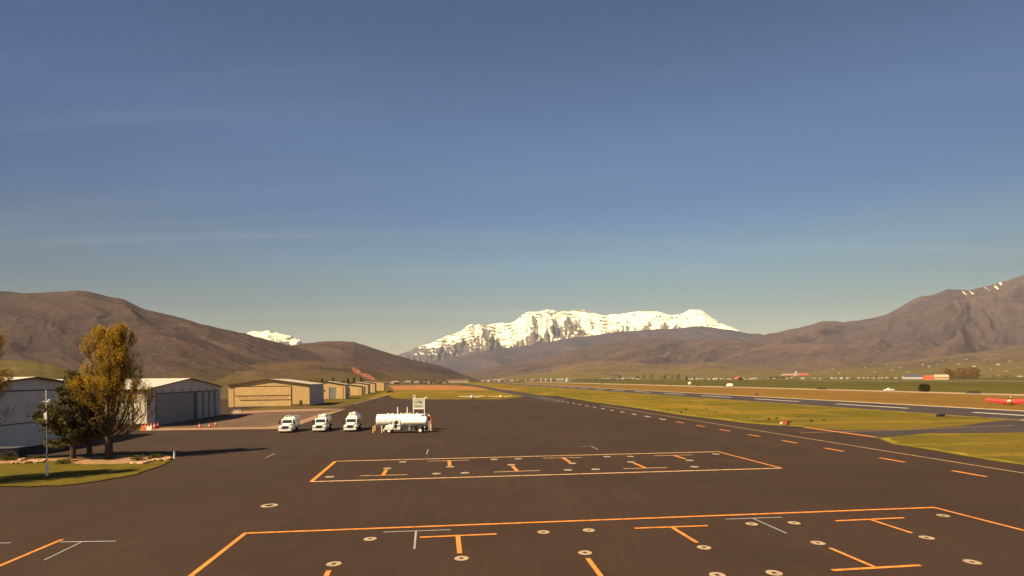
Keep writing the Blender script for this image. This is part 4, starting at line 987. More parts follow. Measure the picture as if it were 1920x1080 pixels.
# cones and small things by the hangars
def cone(loc, label, group, first=[None]):
    if first[0] is None:
        t = empty('traffic_cone', loc, 0, label, 'cone', group)
        MB().lathe([(0.17, 0.04), (0.03, 0.72)], 12).build('cone', M['orange'], t)
        MB().box(-0.24, 0.24, -0.24, 0.24, 0, 0.045).build('base', M['black'], t)
        MB().lathe([(0.116, 0.32), (0.088, 0.44)], 12).build('collar', M['tank_white'], t)
        first[0] = t; return t
    return copy_tree(first[0], loc, 0, label, group=group)
for i, (x, y) in enumerate([(374.5, 802), (393, 801.5), (404, 798.5)]):
    cone(G(x, y, 0.04), ['orange cone on the old apron, nearest to the grey hangar door', 'orange cone on the old apron, middle one of three', 'orange cone on the old apron, farthest right of three'][i], 'cones on the old apron').scale = (1.4,) * 3
for i, (x, y) in enumerate([(268, 806), (273, 805.4), (278, 805), (284, 804), (290, 803.4), (296, 803)]):
    cone(G(x, y, 0.04), ORD[i] + ' orange cone from the left in the huddle at the grey hangar corner', 'cones at the hangar corner').scale = (1.9,) * 3
t = empty('barrier', G(274, 806.5, 0.04), 0.3, 'low orange and white barrier among the cones by the grey hangar', 'barrier')
mb = MB(); mb.prism([(-0.3, 0), (0.3, 0), (0.12, 0.8), (-0.12, 0.8)], -0.9, 0.1, 'x'); mb.build('orange_panel', M['orange'], t)
mb = MB(); mb.prism([(-0.3, 0), (0.3, 0), (0.12, 0.8), (-0.12, 0.8)], 0.12, 1.1, 'x'); mb.build('white_panel', M['tank_white'], t)
first = None
for i in range(5):
    loc = G(439 + i * 2.9, 774.2 - i * 0.05, 0.03)
    if first is None:
        first = empty('guard_post', loc, 0, 'first short pale guard post from the left beside the grey hangar corner', 'post', 'guard posts by the grey hangar')
        MB().tube((0, 0, 0), (0, 0, 1.0), 0.10, 0.10, 8).build('post', M['tank_white'], first)
        MB().tube((0, 0, 1.0), (0, 0, 1.07), 0.12, 0.06, 8).build('cap', M['steel'], first)
    else: copy_tree(first, loc, 0, ORD[i] + ' short pale guard post from the left beside the grey hangar corner')

# ------------------------------------------------------------------ trucks
def wheel(parent, x, y, r=0.5, w=0.3):
    t = MB().lathe([(r * 0.62, -w / 2), (r, -w / 2 + 0.04), (r, w / 2 - 0.04), (r * 0.62, w / 2)], 20, 'x', (x, y, r)).build('wheel', M['rubber'], parent)
    sg = 1 if x > 0 else -1
    MB().lathe([(r * 0.6, -w / 2 - 0.01), (r * 0.55, -w / 2 - 0.02), (r * 0.2, -w * 0.25), (r * 0.2, w * 0.25), (r * 0.55, w / 2 + 0.02), (r * 0.6, w / 2 + 0.01)], 16, 'x', (x, y, r)).build('rim', M['tank_white'], t)
    return t
def truck_cab(t, logo=False):
    """conventional cab, nose at y=0 facing -y, up to y=3.2"""
    hood = MB()
    hood.add([(-0.70, 0.15, 0.75), (0.70, 0.15, 0.75), (0.98, 1.7, 0.75), (-0.98, 1.7, 0.75), (-0.62, 0.22, 1.42), (0.62, 0.22, 1.42), (0.88, 1.7, 1.78), (-0.88, 1.7, 1.78)],
             [(3, 2, 1, 0), (4, 5, 6, 7), (0, 1, 5, 4), (1, 2, 6, 5), (2, 3, 7, 6), (3, 0, 4, 7)])
    hood.build('hood', M['white'], t)
    for s in (-1, 1):
        MB().prism([(0.10, 0.72), (1.75, 0.72), (1.72, 1.22), (1.35, 1.36), (0.55, 1.34), (0.16, 1.12)], s * 0.74, s * 1.22, 'x').build('fender', M['white'], t)
        MB().box(s * 0.98 - 0.17, s * 0.98 + 0.17, 0.06, 0.14, 0.92, 1.12).build('headlight', M['steel'], t)
        mb = MB(); mb.tube((s * 1.1, 1.8, 1.7), (s * 1.45, 1.6, 1.75), 0.02, n=4); mb.tube((s * 1.1, 1.8, 2.3), (s * 1.45, 1.6, 2.3), 0.02, n=4); mb.box(s * 1.45 - 0.1, s * 1.45 + 0.1, 1.55, 1.62, 1.65, 2.38); mb.build('mirror', M['black'], t)
    MB().box(-0.58, 0.58, 0.085, 0.148, 0.86, 1.36).build('grille', M['black'], t)
    MB().box(-1.18, 1.18, -0.12, 0.06, 0.42, 0.74, top=(0.03, 0.03, 0, 0)).build('bumper', M['tank_white'], t)
    MB().prism([(1.70, 0.70), (3.15, 0.70), (3.15, 2.62), (2.15, 2.66), (1.95, 2.55), (1.72, 1.80)], -1.08, 1.08, 'x').build('cab', M['white'], t)
    MB().add([(-0.94, 1.708, 1.86), (0.94, 1.708, 1.86), (0.88, 1.905, 2.47), (-0.88, 1.905, 2.47)], [(0, 1, 2, 3)]).build('windshield', M['glass'], t)
    for s in (-1, 1):
        MB().add([(s * 1.085, 1.98, 1.78), (s * 1.085, 2.78, 1.78), (s * 1.085, 2.78, 2.4), (s * 1.085, 2.12, 2.4)], [(0, 1, 2, 3)]).build('side_window', M['glass'], t)
    for x in (-0.6, -0.3, 0, 0.3, 0.6): MB().box(x - 0.06, x + 0.06, 2.2, 2.34, 2.655, 2.73).build('roof_light', M['orange'], t)
def refueler(kind, loc, label, group=None, rz=AX):
    t = empty('fuel_truck', loc, rz, label, 'fuel truck', group)
    truck_cab(t)
    L = 8.2 if kind != 'box' else 7.4
    MB().box(-0.45, 0.45, 0.4, L, 0.55, 0.82).build('chassis', M['chassis'], t)
    for x, y in ((-1.0, 0.95), (1.0, 0.95)): wheel(t, x, y)
    for x in (-0.98, 0.98): wheel(t, x, L - 1.5, 0.5, 0.5)
    if kind == 'box':
        MB().box(-1.2, 1.2, 3.3, L, 1.15, 2.95, top=(0.12, 0.12, 0, 0)).build('body', M['tank_white'], t)
        MB().box(-1.16, 1.16, 3.35, L - 0.05, 0.75, 1.145).build('locker', M['steel'], t)
        mb = MB(); mb.box(1.10, 1.205, 5.2, 5.6, 1.9, 2.3); mb.build('hatch', M['black'], t)
        mb = MB()
        for x in (-0.8, 0.8): mb.box(x - 0.04, x + 0.04, 3.5, L - 0.2, 2.955, 3.2)
        mb.build('roof_rail', M['white'], t)
        MB().box(-0.35, 0.35, 4.0, 4.6, 2.955, 3.15).build('manhole', M['steel'], t)
    else:
        big = kind == 'big'
        r = 1.06 if big else 0.90; zc = 2.36 if big else 2.18
        MB().lathe([(r * 0.3, 3.30), (r * 0.92, 3.38), (r, 3.55), (r, L - 0.15), (r * 0.92, L), (r * 0.3, L + 0.08)], 24, 'y', (0, 0, 0), 1.0) .build('tank_tmp', M['tank_white'], t)
        o = CH[t.name][-1]; o.name = 'tank'; o.scale = (1.14, 1, 1.0); o.location = (0, 0, zc)
        MB().box(-0.5, 0.5, 3.9, L - 0.4, zc + r - 0.12, zc + r + 0.10).build('walkway', M['steel'], t)
        mb = MB()
        for y in (4.4, 5.8): mb.lathe([(0.28, zc + r + 0.1), (0.28, zc + r + 0.28), (0.1, zc + r + 0.33)], 12, 'z', (0, y, 0))
        mb.build('manhole', M['white'], t)
        MB().box(-1.12, 1.12, 3.6, 5.0, 0.70, 1.25).build('pump_cabinet', M['tank_white'], t)
        mb = MB(); mb.box(-0.7, 0.7, 3.3, 3.42, zc + r - 0.1, zc + r + 0.32); mb.build('splash_guard', M['white'], t)
        mb = MB(); mb.tube((1.0, 3.35, 1.4), (1.0, 3.35, 3.05), 0.045); mb.build('exhaust', M['steel'], t)
        MB().box(-1.1, 1.1, L + 0.02, L + 0.2, 0.6, 1.0).build('rear_bumper', M['chassis'], t)
    return t
refueler('box', G(534, 812, 0.034), 'white conventional-cab service truck with a boxy body, leftmost of the three facing the camera', 'fuel trucks parked nose-on')
refueler('small', G(597.5, 810.5, 0.034), 'white fuel truck with a slim tank, middle of the three facing the camera', 'fuel trucks parked nose-on')
refueler('big', G(656, 810, 0.034), 'white fuel truck with a fat tank, rightmost of the three facing the camera', 'fuel trucks parked nose-on')

# fuel truck seen side-on, nose to the left, in front of the fixed tank
fl = G(722, 811.5, 0.034); RZ = AX * 0 - pi / 2 + 0.0
t = empty('fuel_truck', fl, -pi / 2 + 0.02 + pi, 'white fuel truck seen side-on, emblem on its door, in front of the fixed tank', 'fuel truck')
t.rotation_euler = (0, 0, -pi / 2 + 0.03)
truck_cab(t)
L = 8.3
MB().box(-0.45, 0.45, 0.4, L, 0.55, 0.82).build('chassis', M['chassis'], t)
for x in (-1.0, 1.0): wheel(t, x, 0.98, 0.52)
for x in (-0.98, 0.98): wheel(t, x, 7.05, 0.52, 0.5)
MB().lathe([(0.3, 3.35), (0.85, 3.42), (0.93, 3.6), (0.93, L - 0.2), (0.85, L - 0.05), (0.3, L + 0.05)], 24, 'y').build('tank', M['tank_white'], t)
o = CH[t.name][-1]; o.scale = (1.25, 1, 1); o.location = (0, 0, 2.15)
for (a0, a1, z0, z1) in ((3.7, 4.7, 0.55, 1.15), (5.2, 6.1, 0.6, 1.1)):
    MB().box(-1.15, 1.15, a0, a1, z0, z1).build('pump_cabinet', M['chassis'], t)
MB().box(-1.18, 1.18, 4.75, 5.15, 0.5, 1.2).build('hose_cabinet', M['steel'], t)
# emblem on the door that faces the camera (+x local maps to -y world)
for s in (-1, 1):
    mb = MB(); mb.prism([(1.72, 1.30), (2.05, 1.42), (2.25, 1.74), (2.50, 1.76), (2.52, 1.50), (3.08, 1.56), (3.05, 1.36), (2.55, 1.30), (2.50, 0.98), (2.22, 0.98), (2.12, 1.22)], s * 1.083, s * 1.10, 'x'); mb.build('door_emblem', M['green_logo'], t)
mb = MB()
for y in (4.2, 5.6, 7.0): mb.lathe([(0.26, 3.08), (0.26, 3.24), (0.1, 3.3)], 12, 'z', (0, y, 0))
mb.build('manhole', M['white'], t)
TR4 = t

# fixed fuel tank with vents, sign, bollards and a dispenser
base = G(706.5, 806.5, 0.034)
t = empty('fuel_tank', base, 0.03, 'large white horizontal fuel tank on saddles with two vent pipes, behind the side-on truck', 'fuel tank')
LT = 10.4
MB().lathe([(0.5, 0), (1.25, 0.12), (1.32, 0.3), (1.32, LT - 0.3), (1.25, LT - 0.12), (0.5, LT)], 28, 'x', (0, 0, 1.95)).build('shell', M['tank_white'], t)
for x in (1.3, 4.2, 7.0, 9.2):
    MB().box(x - 0.15, x + 0.15, -1.1, 1.1, 0, 1.2).build('saddle', M['steel'], t)
for x in (4.35, 6.35):
    MB().tube((x, 0, 3.2), (x, 0, 4.75), 0.09, 0.09, 10).build('vent_pipe', M['tank_white'], t)
for x in (2.4, 3.3, 5.1, 6.0, 6.9, 8.4):
    MB().lathe([(0.22, 3.24), (0.22, 3.40), (0.28, 3.41), (0.28, 3.46), (0.1, 3.5)], 12, 'z', (x, 0, 0)).build('fitting', M['white'], t)
MB().box(0.1, LT - 0.1, -0.45, 0.45, 3.21, 3.28).build('catwalk', M['tank_white'], t)
# sign frame
sx = base + Vector((8.75, 0.3, 0))
t = empty('fuel_sign', sx, 0.03, 'tall framed sign panel with mountain emblem above the right end of the fixed tank', 'sign')
for x in (-0.9, 1.35):
    MB().box(x - 0.07, x + 0.07, -1.75, -1.6, 0, 6.55).build('post', M['tank_white'], t)
MB().box(-0.83, 1.28, -1.72, -1.63, 4.55, 6.45).build('panel', M['sign_face'], t)
MB().box(-0.97, 1.42, -1.76, -1.60, 6.455, 6.58).build('top_rail', M['tank_white'], t)
MB().box(-0.83, 1.28, -1.76, -1.60, 4.36, 4.545).build('bottom_rail', M['tank_white'], t)
MB().box(-0.83, 1.28, -1.75, -1.723, 5.18, 5.32).build('panel_stripe', M['sign_pale'], t)
mb = MB(); mb.prism([(-0.72, 5.55), (-0.35, 5.85), (-0.15, 5.78), (0.15, 6.12), (0.4, 5.85), (0.75, 5.95), (1.1, 5.55), (0.85, 5.72), (0.62, 5.6), (0.3, 5.8), (0.1, 5.95), (-0.2, 5.68), (-0.4, 5.74)], -1.74, -1.724, 'y'); mb.build('emblem', M['black'], t)
mb = MB(); mb.box(-0.6, 1.0, -1.735, -1.724, 4.98, 5.04); mb.box(-0.6, 0.7, -1.735, -1.724, 4.80, 4.86); mb.build('text_bar', M['trim_grey'], t)
mb = MB()
pts = [Vector((-0.65, -1.68, 6.58)), Vector((-0.95, -1.68, 6.95)), Vector((-0.85, -1.68, 7.2)), Vector((-0.65, -1.68, 7.28)), Vector((-0.48, -1.68, 7.15)), Vector((-0.46, -1.68, 6.6))]
mb.path(pts, [0.06] * 6, 6); mb.build('gooseneck', M['tank_white'], t)
mb = MB(); mb.tube((1.3, -1.68, 6.6), (1.9, -1.68, 6.75), 0.07, 0.07, 6); mb.box(1.6, 2.0, -1.78, -1.58, 6.66, 6.82); mb.build('lamp', M['tank_white'], t)
# dispenser
t = empty('fuel_dispenser', base + Vector((10.75, -0.6, 0)), 0.03, 'fuel dispenser with orange hose reel at the right end of the fixed tank', 'fuel pump')
MB().box(-0.25, 0.55, -0.4, 0.4, 0, 1.9).build('cabinet', M['steel'], t)
MB().box(-0.45, -0.255, -0.5, 0.5, 0, 2.4).build('post', M['chassis'], t)
mb = MB(); mb.lathe([(0.5, -0.18), (0.5, 0.18)], 18, 'y', (0.15, 0, 2.45)); mb.build('hose_reel', M['trim_dark'], t)
mb = MB(); mb.path([Vector((0.3, -0.45, 3.0)), Vector((0.62, -0.45, 2.6)), Vector((0.72, -0.45, 1.6)), Vector((0.55, -0.45, 0.6))], [0.10] * 4, 8); mb.build('hose', M['orange'], t)
MB().box(-0.1, 0.4, -0.42, 0.42, 2.9, 3.2).build('canopy', M['tank_white'], t)
firstb = None
for i, (x, y) in enumerate([(700, 811.5), (703.5, 808), (716, 811.5), (808.5, 807.5), (811, 806)]):
    lb = [ORD[k] + ' pale yellow bollard from the left, at the left end of the fuel tank' for k in range(3)] + ['pale yellow bollard just right of the fuel dispenser', 'outermost pale yellow bollard right of the fuel dispenser']
    g = ['bollards left of the fuel tank', 'bollards right of the fuel tank'][i > 2]
    if firstb is None:
        firstb = empty('bollard', G(x, y, 0.034), 0, lb[i], 'bollard', g)
        MB().tube((0, 0, 0), (0, 0, 1.15), 0.11, 0.11, 12).build('post', M['bollard'], firstb); MB().lathe([(0.11, 1.15), (0.10, 1.2), (0.04, 1.25)], 12).build('cap', M['bollard'], firstb)
    else: copy_tree(firstb, G(x, y, 0.034), 0, lb[i], group=g)

# ------------------------------------------------------------------ aircraft
def airplane(loc, rz, label, wingm, bodym, span=11.5, group=None, thick=0.22):
    t = empty('light_aircraft', loc, rz, label, 'airplane', group)
    MB().lathe([(0.12, -2.9), (0.42, -2.7), (0.55, -2.0), (0.62, -0.5), (0.55, 0.8), (0.30, 3.0), (0.12, 4.6)], 16, 'y', (0, 0, 0)).build('fuselage', bodym, t)
    CH[t.name][-1].location = (0, 0, 1.25); CH[t.name][-1].scale = (1, 1, 1.15)
    for s in (-1, 1):
        mb = MB(); h = span / 2; dz = 0.55
        xs = [(s * 0.45, 0.95), (s * h, 0.95 + dz)]
        pr = [(-0.9, 0.0), (-0.6, thick * .55), (0.0, thick * .6), (0.75, 0.02), (0.0, -thick * .4), (-0.7, -thick * .35)]
        vs = [(xs[0][0], a, xs[0][1] + b) for a, b in pr] + [(xs[1][0], a * 0.7, xs[1][1] + b * 0.7) for a, b in pr]
        n = 6; mb.add(vs, [tuple(range(n)), tuple(range(2 * n - 1, n - 1, -1))] + [(i, (i + 1) % n, n + (i + 1) % n, n + i) for i in range(n)])
        mb.build('wing', wingm, t)
        MB().prism([(3.7, 1.35), (4.7, 1.35), (4.7, 1.42), (3.7, 1.45)], s * 0.1, s * 1.9, 'x').build('tailplane', wingm, t)
        g = MB().tube((s * 1.2, 0, 0.35), (s * 1.1, 0, 1.0), 0.05).build('landing_gear', M['steel'], t)
        MB().lathe([(0.12, -0.09), (0.26, -0.07), (0.26, 0.07), (0.12, 0.09)], 14, 'x', (s * 1.2, 0, 0.26)).build('tyre', M['rubber'], g)
    MB().prism([(3.9, 1.4), (4.9, 1.4), (4.9, 2.7), (4.4, 2.7)], -0.05, 0.05, 'x').build('fin', bodym, t)
    MB().prism([(-1.3, 1.75), (0.9, 1.7), (0.5, 2.35), (-0.5, 2.42), (-0.9, 2.2)], -0.42, 0.42, 'x').build('canopy', M['glass'] if bodym is not M['yellow_paint'] else M['glass'], t)
    MB().box(-0.95, 0.95, -3.0, -2.96, 1.19, 1.31).build('propeller', M['black'], t)
    MB().lathe([(0.02, -3.2), (0.2, -2.95), (0.2, -2.88)], 12, 'y', (0, 0, 1.25)).build('spinner', M['steel'], t)
    return t
ap = airplane(G(884.5, 748, 0.04), AX * 0.9, 'white low-wing airplane with a dark belly, left of the two parked nose-on', M['white'], M['white'], 13.2, 'airplanes parked nose-on at the far apron edge')
airplane(G(939, 747.7, 0.04), AX * 0.8, 'cream low-wing airplane, right of the two parked nose-on', M['yellow_paint'], M['yellow_paint'], 12.2, 'airplanes parked nose-on at the far apron edge')
airplane(G(1893, 759.5, 0.02), -0.80, 'yellow airplane with broad red wings in the dry field beyond the runway', M['red'], M['yellow_paint'], 11.5, thick=1.5).scale = (1.05, 1.05, 1.0)

# ------------------------------------------------------------------ markers beside the runway
t = empty('airfield_sign', G(1472, 798, 0.02), 0.2, 'small red and white airfield marker sign on the grass edge beside the apron', 'sign')
MB().box(-0.7, 0.45, -0.12, 0.12, 0.28, 0.95).build('panel', M['orange'], t)
MB().box(-1.1, -0.72, -0.12, 0.12, 0.35, 0.8).build('end_panel', M['tank_white'], t)
MB().box(0.47, 0.8, -0.2, 0.2, 0.2, 0.95).build('back_box', M['black'], t)
for x in (-0.6, 0.35): MB().box(x - 0.04, x + 0.04, -0.04, 0.04, 0, 0.28).build('leg', M['steel'], t)
t = empty('light_box', G(1764, 781.5, 0.03), 0.1, 'dark low equipment box on the pale edge of the runway', 'equipment box')
MB().box(-1.1, 0.9, -0.3, 0.3, 0.15, 0.62, top=(0.25, 0.1, 0, 0)).build('housing', M['black'], t)
for x in (-0.8, 0.7): MB().box(x - 0.05, x + 0.05, -0.1, 0.1, 0, 0.15).build('leg', M['steel'], t)
fm = None
for i, (x, y) in enumerate([(1417, 740.5), (1421, 741), (1134, 726)]):
    lb = ['small dark runway marker post in the dry field, left of the pair', 'small dark runway marker post in the dry field, right of the pair', 'lone dark marker post beside the far part of the runway'][i]
    if fm is None:
        fm = empty('marker_post', G(x, y, 0.02), 0, lb, 'post', 'marker posts beyond the runway')
        MB().tube((0, 0, 0), (0, 0, 0.9), 0.3, 0.3, 8).build('post', M['black'], fm); MB().box(-0.35, 0.35, -0.1, 0.1, 0.905, 1.0).build('cap', M['black'], fm)
    else: copy_tree(fm, G(x, y, 0.02), 0, lb)
rnd = random.Random(5)
tf = None
for i in range(14):
    x = 1240 + 23 * i + rnd.uniform(0, 18); y = 756 + (x - 1240) * 0.085 + rnd.uniform(2, 16)
    loc = G(x, y, 0.02)
    if tf is None: tf = bush('weed_clump', loc, 'first dark weed clump from the left in the grass strip beside the apron', 8, 0.35, 0.3, M['leaf_dark'], 40, 0.12, 'weed clumps in the grass strip', 'plant')
    else: copy_tree(tf, loc, rnd.random() * 6, ORD[i] + ' dark weed clump from the left in the grass strip beside the apron', scale=rnd.uniform(0.7, 1.3))

# ------------------------------------------------------------------ highway traffic
def vehicle(name, loc, rz, label, bm_, kind='car', cat='car', group=None):
    t = empty(name, loc, rz, label, cat, group)
    if kind == 'car':
        MB().prism([(-2.2, 0.35), (2.2, 0.35), (2.25, 0.85), (1.2, 0.95), (-2.0, 1.0), (-2.25, 0.8)], -0.88, 0.88, 'y').build('body', bm_, t)
        MB().prism([(-1.7, 0.98), (1.1, 0.94), (0.5, 1.45), (-1.1, 1.48)], -0.78, 0.78, 'y').build('cabin', M['glass'], t); Lw = 1.4
    elif kind == 'pickup':
        MB().prism([(-2.8, 0.5), (2.8, 0.5), (2.8, 1.1), (1.5, 1.2), (-2.8, 1.2)], -0.98, 0.98, 'y').build('body', bm_, t)
        MB().prism([(-0.9, 1.2), (1.5, 1.2), (0.8, 1.95), (-0.7, 1.98)], -0.88, 0.88, 'y').build('cabin', bm_, t)
        MB().prism([(-0.6, 1.3), (1.2, 1.3), (0.7, 1.85), (-0.5, 1.87)], -0.89, 0.89, 'y').build('window', M['glass'], t); Lw = 1.8
    else:
        MB().box(-4.5, 2.4, -1.2, 1.2, 0.9, 3.4).build('cargo_box', bm_, t)
        MB().prism([(2.5, 0.6), (4.3, 0.6), (4.3, 1.5), (3.7, 2.5), (2.5, 2.6)], -1.1, 1.1, 'y').build('cab', bm_, t)
        MB().box(-4.5, 4.0, -0.5, 0.5, 0.5, 0.88).build('chassis', M['chassis'], t); Lw = 3.2
    for x in (-Lw, Lw):
        for y in (-0.85, 0.85):
            MB().lathe([(0.2, -0.12), (0.38, -0.1), (0.38, 0.1), (0.2, 0.12)], 12, 'y', (x, y, 0.38)).build('wheel', M['rubber'], t)
    return t
HR = 1.42
def hw(x):  # highway centre row at pixel column x
    return float(np.interp(x, [985, 1280, 1600, 1920], [716.1, 723.7, 732.1, 741.0]))
vehicle('pickup_truck', G(1667, hw(1667) - 0.6, 0.05), HR - pi / 2 + 0.2, 'white pickup on the highway left of the round dark bush', M['car_white'], 'pickup', 'pickup')
vehicle('box_truck', G(1368, hw(1368) - 0.5, 0.05), HR + 0.25, 'white box truck on the highway behind a dark car', M['car_white'], 'box', 'truck')
vehicle('parked_car', G(1361.5, hw(1361) - 0.5, 0.05), HR + 0.25, 'dark car touching the left end of the white box truck', M['car_dark'], 'car', 'car')
v0 = vehicle('parked_car', G(1129, hw(1129) - 0.3, 0.05), HR + 0.25, 'dark car on the highway, farthest left of the dark ones', M['car_dark'], 'pickup', 'car', 'dark cars on the highway')
for i, (x, lb) in enumerate([(1168, 'dark car on the highway, second of the dark ones from the left'), (1226, 'dark car on the highway, third of the dark ones from the left'), (1256, 'dark car on the highway, fourth of the dark ones from the left'),
             (1307, 'dark car on the highway just right of the pale dome, left of a pair'), (1312, 'dark car on the highway just right of the pale dome, right of a pair'), (1535, 'dark vehicle on the highway, left half of the long dark cluster'), (1541, 'dark vehicle on the highway, middle of the long dark cluster'), (1545.5, 'dark vehicle on the highway, right end of the long dark cluster'),
             (1819, 'dark vehicle on the highway right of the round bush, left of the pair'), (1831, 'dark vehicle on the highway right of the round bush, right of the pair')]):
    copy_tree(v0, G(x, hw(x) - 0.4, 0.05), HR + 0.2, lb, scale=0.72)
bush('round_bush', G(1733, 734.5, 0.02), 'round dark bush beside the highway at the edge of the green field', 6, 3.0, 4.6, M['leaf_dark'], 900, 0.5)
# pale dome tank in the field
t = empty('storage_tank', G(1293.5, 720.5, 0.02), 0, 'pale yellow domed tank in the green field left of the dark cars', 'tank')
MB().lathe([(2.5, 0), (2.6, 1.2), (2.2, 2.4), (1.2, 3.2), (0.2, 3.5)], 18).build('dome', M['yellow_paint'], t)
MB().box(-0.5, 0.5, -2.75, -2.4, 0, 1.6).build('door', M['trim_dark'], t)
# irrigation line
t = empty('irrigation_line', G(1660, 721, 0.02), 0, 'long thin wheeled irrigation pipe across the green field', 'irrigation line')
A0 = G(1500, 718) ; A1 = G(1930, 721.5); O0 = t.location
mb = MB()
npt = 24
for k in range(npt):
    f0, f1 = k / npt, (k + 1) / npt
    z0 = 3.2 + 0.5 * math.sin(f0 * pi * 4) ** 2; z1 = 3.2 + 0.5 * math.sin(f1 * pi * 4) ** 2
    a_ = A0.lerp(A1, f0) - O0; b_ = A0.lerp(A1, f1) - O0; a_.z = z0; b_.z = z1
    mb.tube(a_, b_, 0.16, n=5)
mb.build('pipe', M['steel'], t)
for k in range(5):
    p = A0.lerp(A1, k / 4) - O0
    mb = MB(); mb.tube((p.x - 1.2, p.y, 0.4), (p.x, p.y, 3.3), 0.08, n=4); mb.tube((p.x + 1.2, p.y, 0.4), (p.x, p.y, 3.3), 0.08, n=4)
    tw = mb.build('tower', M['steel'], t)
    for s in (-1, 1): MB().lathe([(0.5, -0.1), (0.5, 0.1)], 10, 'y', (p.x + s * 1.2, p.y, 0.5)).build('wheel', M['rubber'], tw)

# ------------------------------------------------------------------ far houses and trees
def house_mesh(name, w, d, h, rh, wm, rm, loc, rz, label, group, cat='house', win=True):
    t = empty(name, loc, rz, label, cat, group)
    MB().prism([(-w / 2, 0), (w / 2, 0), (w / 2, h), (0, h + rh), (-w / 2, h)], -d / 2, d / 2, 'y').build('wall', wm, t)
    mb = MB(); sl = rh / (w / 2); ex = w / 2 + 0.5
    mb.prism([(-ex, h - sl * 0.5 + 0.02), (0, h + rh + 0.02), (ex, h - sl * 0.5 + 0.02), (ex, h - sl * 0.5 + 0.3), (0, h + rh + 0.32), (-ex, h - sl * 0.5 + 0.3)], -d / 2 - 0.5, d / 2 + 0.5, 'y')
    mb.build('roof', rm, t)
    if win:
        for x in (-w * 0.25, w * 0.22):
            MB().box(x - 0.6, x + 0.6, -d / 2 - 0.05, -d / 2 - 0.003, 1.0, 2.3).build('window', M['glass'], t)
        MB().box(-0.5, 0.5, -d / 2 - 0.06, -d / 2 - 0.003, 0, 2.1).build('door', M['trim_dark'], t)
    return t
kinds = [('white', 'house_white', 'roof_grey'), ('cream', 'house_cream', 'roof_brown'), ('pinkish', 'house_pink', 'roof_pale'), ('brown', 'house_brown', 'roof_brown')]
protos = {}
def place_house(k, x, y, rz, sc, where, group, cnt):
    nm, wm, rm = kinds[k]
    lab = f'{ORD[cnt.get(k, 0)]} {nm} house from the left {where}'; cnt[k] = cnt.get(k, 0) + 1
    if k not in protos:
        protos[k] = house_mesh('house', 11, 14, 4.2, 2.6, M[wm], M[rm], G(x, y), rz, lab, group); protos[k].scale = (sc,) * 3
        return
    copy_tree(protos[k], G(x, y), rz, lab, scale=sc, group=group)
rnd = random.Random(11)
def row(n, x0, x1, yfun, where, group, smin, smax, wts=(4, 3, 2, 2)):
    cnt = {}
    for i in range(n):
        x = x0 + (x1 - x0) * (i + rnd.uniform(0.1, 0.9)) / n
        k = rnd.choices(range(4), wts)[0]
        place_house(k, x, yfun(x), rnd.uniform(-0.7, 0.7) + (pi / 2 if rnd.random() < 0.5 else 0), rnd.uniform(smin, smax), where, group, cnt)
row(10, 714, 835, lambda x: 721 - (x - 714) * 0.015 + rnd.uniform(-0.8, 0.4), 'beyond the red dirt left of centre', 'houses beyond the red dirt', 0.7, 1.1)
row(10, 905, 1010, lambda x: 715.6 - (x - 905) * 0.012 + rnd.uniform(-0.6, 0.3), 'at the far end of the runway', 'houses at the far end of the runway', 0.8, 1.3)
row(22, 1085, 1200, lambda x: 712.0 + rnd.uniform(-0.5, 0.3), 'among the pinkish rows below the brown hills', 'houses below the brown hills', 0.8, 1.3, (1, 2, 5, 2))
row(20, 1290, 1420, lambda x: 711.6 + rnd.uniform(-0.9, 0.5), 'in the cluster by the two dark spruces', 'houses by the two dark spruces', 0.55, 0.95, (6, 3, 2, 1))
row(28, 1420, 1690, lambda x: 710.6 - (x - 1420) * 0.003 + rnd.uniform(-0.8, 0.6), 'in the long row beyond the green field', 'houses beyond the green field', 0.42, 0.8, (5, 3, 2, 1))
row(12, 1800, 1960, lambda x: 706.8 + rnd.uniform(-0.8, 0.5), 'in the row right of the brown bare trees', 'houses right of the bare trees', 0.7, 1.0)
# houses and groves standing on the green slope at the right
bpy.context.view_layer.update()
slope_o = bpy.data.objects['green_slope']
def on_slope(px, py):
    ok, loc, nrm, idx = slope_o.ray_cast(Vector((0, 0, H)), ray(px, py).normalized())
    return loc if ok else None
def place_on(k, x, y, rz, sc, lab, group):
    p = on_slope(x, y)
    if p is not None: copy_tree(protos[k], Vector((p.x, p.y, p.z - 0.6)), rz, lab, scale=sc, group=group)
sp = sorted([(1546, 697), (1562, 692), (1574, 700), (1600, 694), (1622, 690), (1640, 698), (1663, 684), (1672, 694), (1688, 690), (1702, 698), (1730, 684), (1742, 688), (1757, 684), (1768, 677), (1784, 676), (1798, 684), (1812, 674), (1826, 688), (1846, 676), (1858, 692), (1872, 684), (1886, 696), (1893, 678), (1908, 688)])
for i, (x, y) in enumerate(sp):
    place_on(rnd.choice((0, 1, 2)), x, y, rnd.random() * 3, rnd.uniform(0.45, 0.95), ORD[i] + ' pale house from the left on the green slope under the right mountain', 'houses on the green slope')
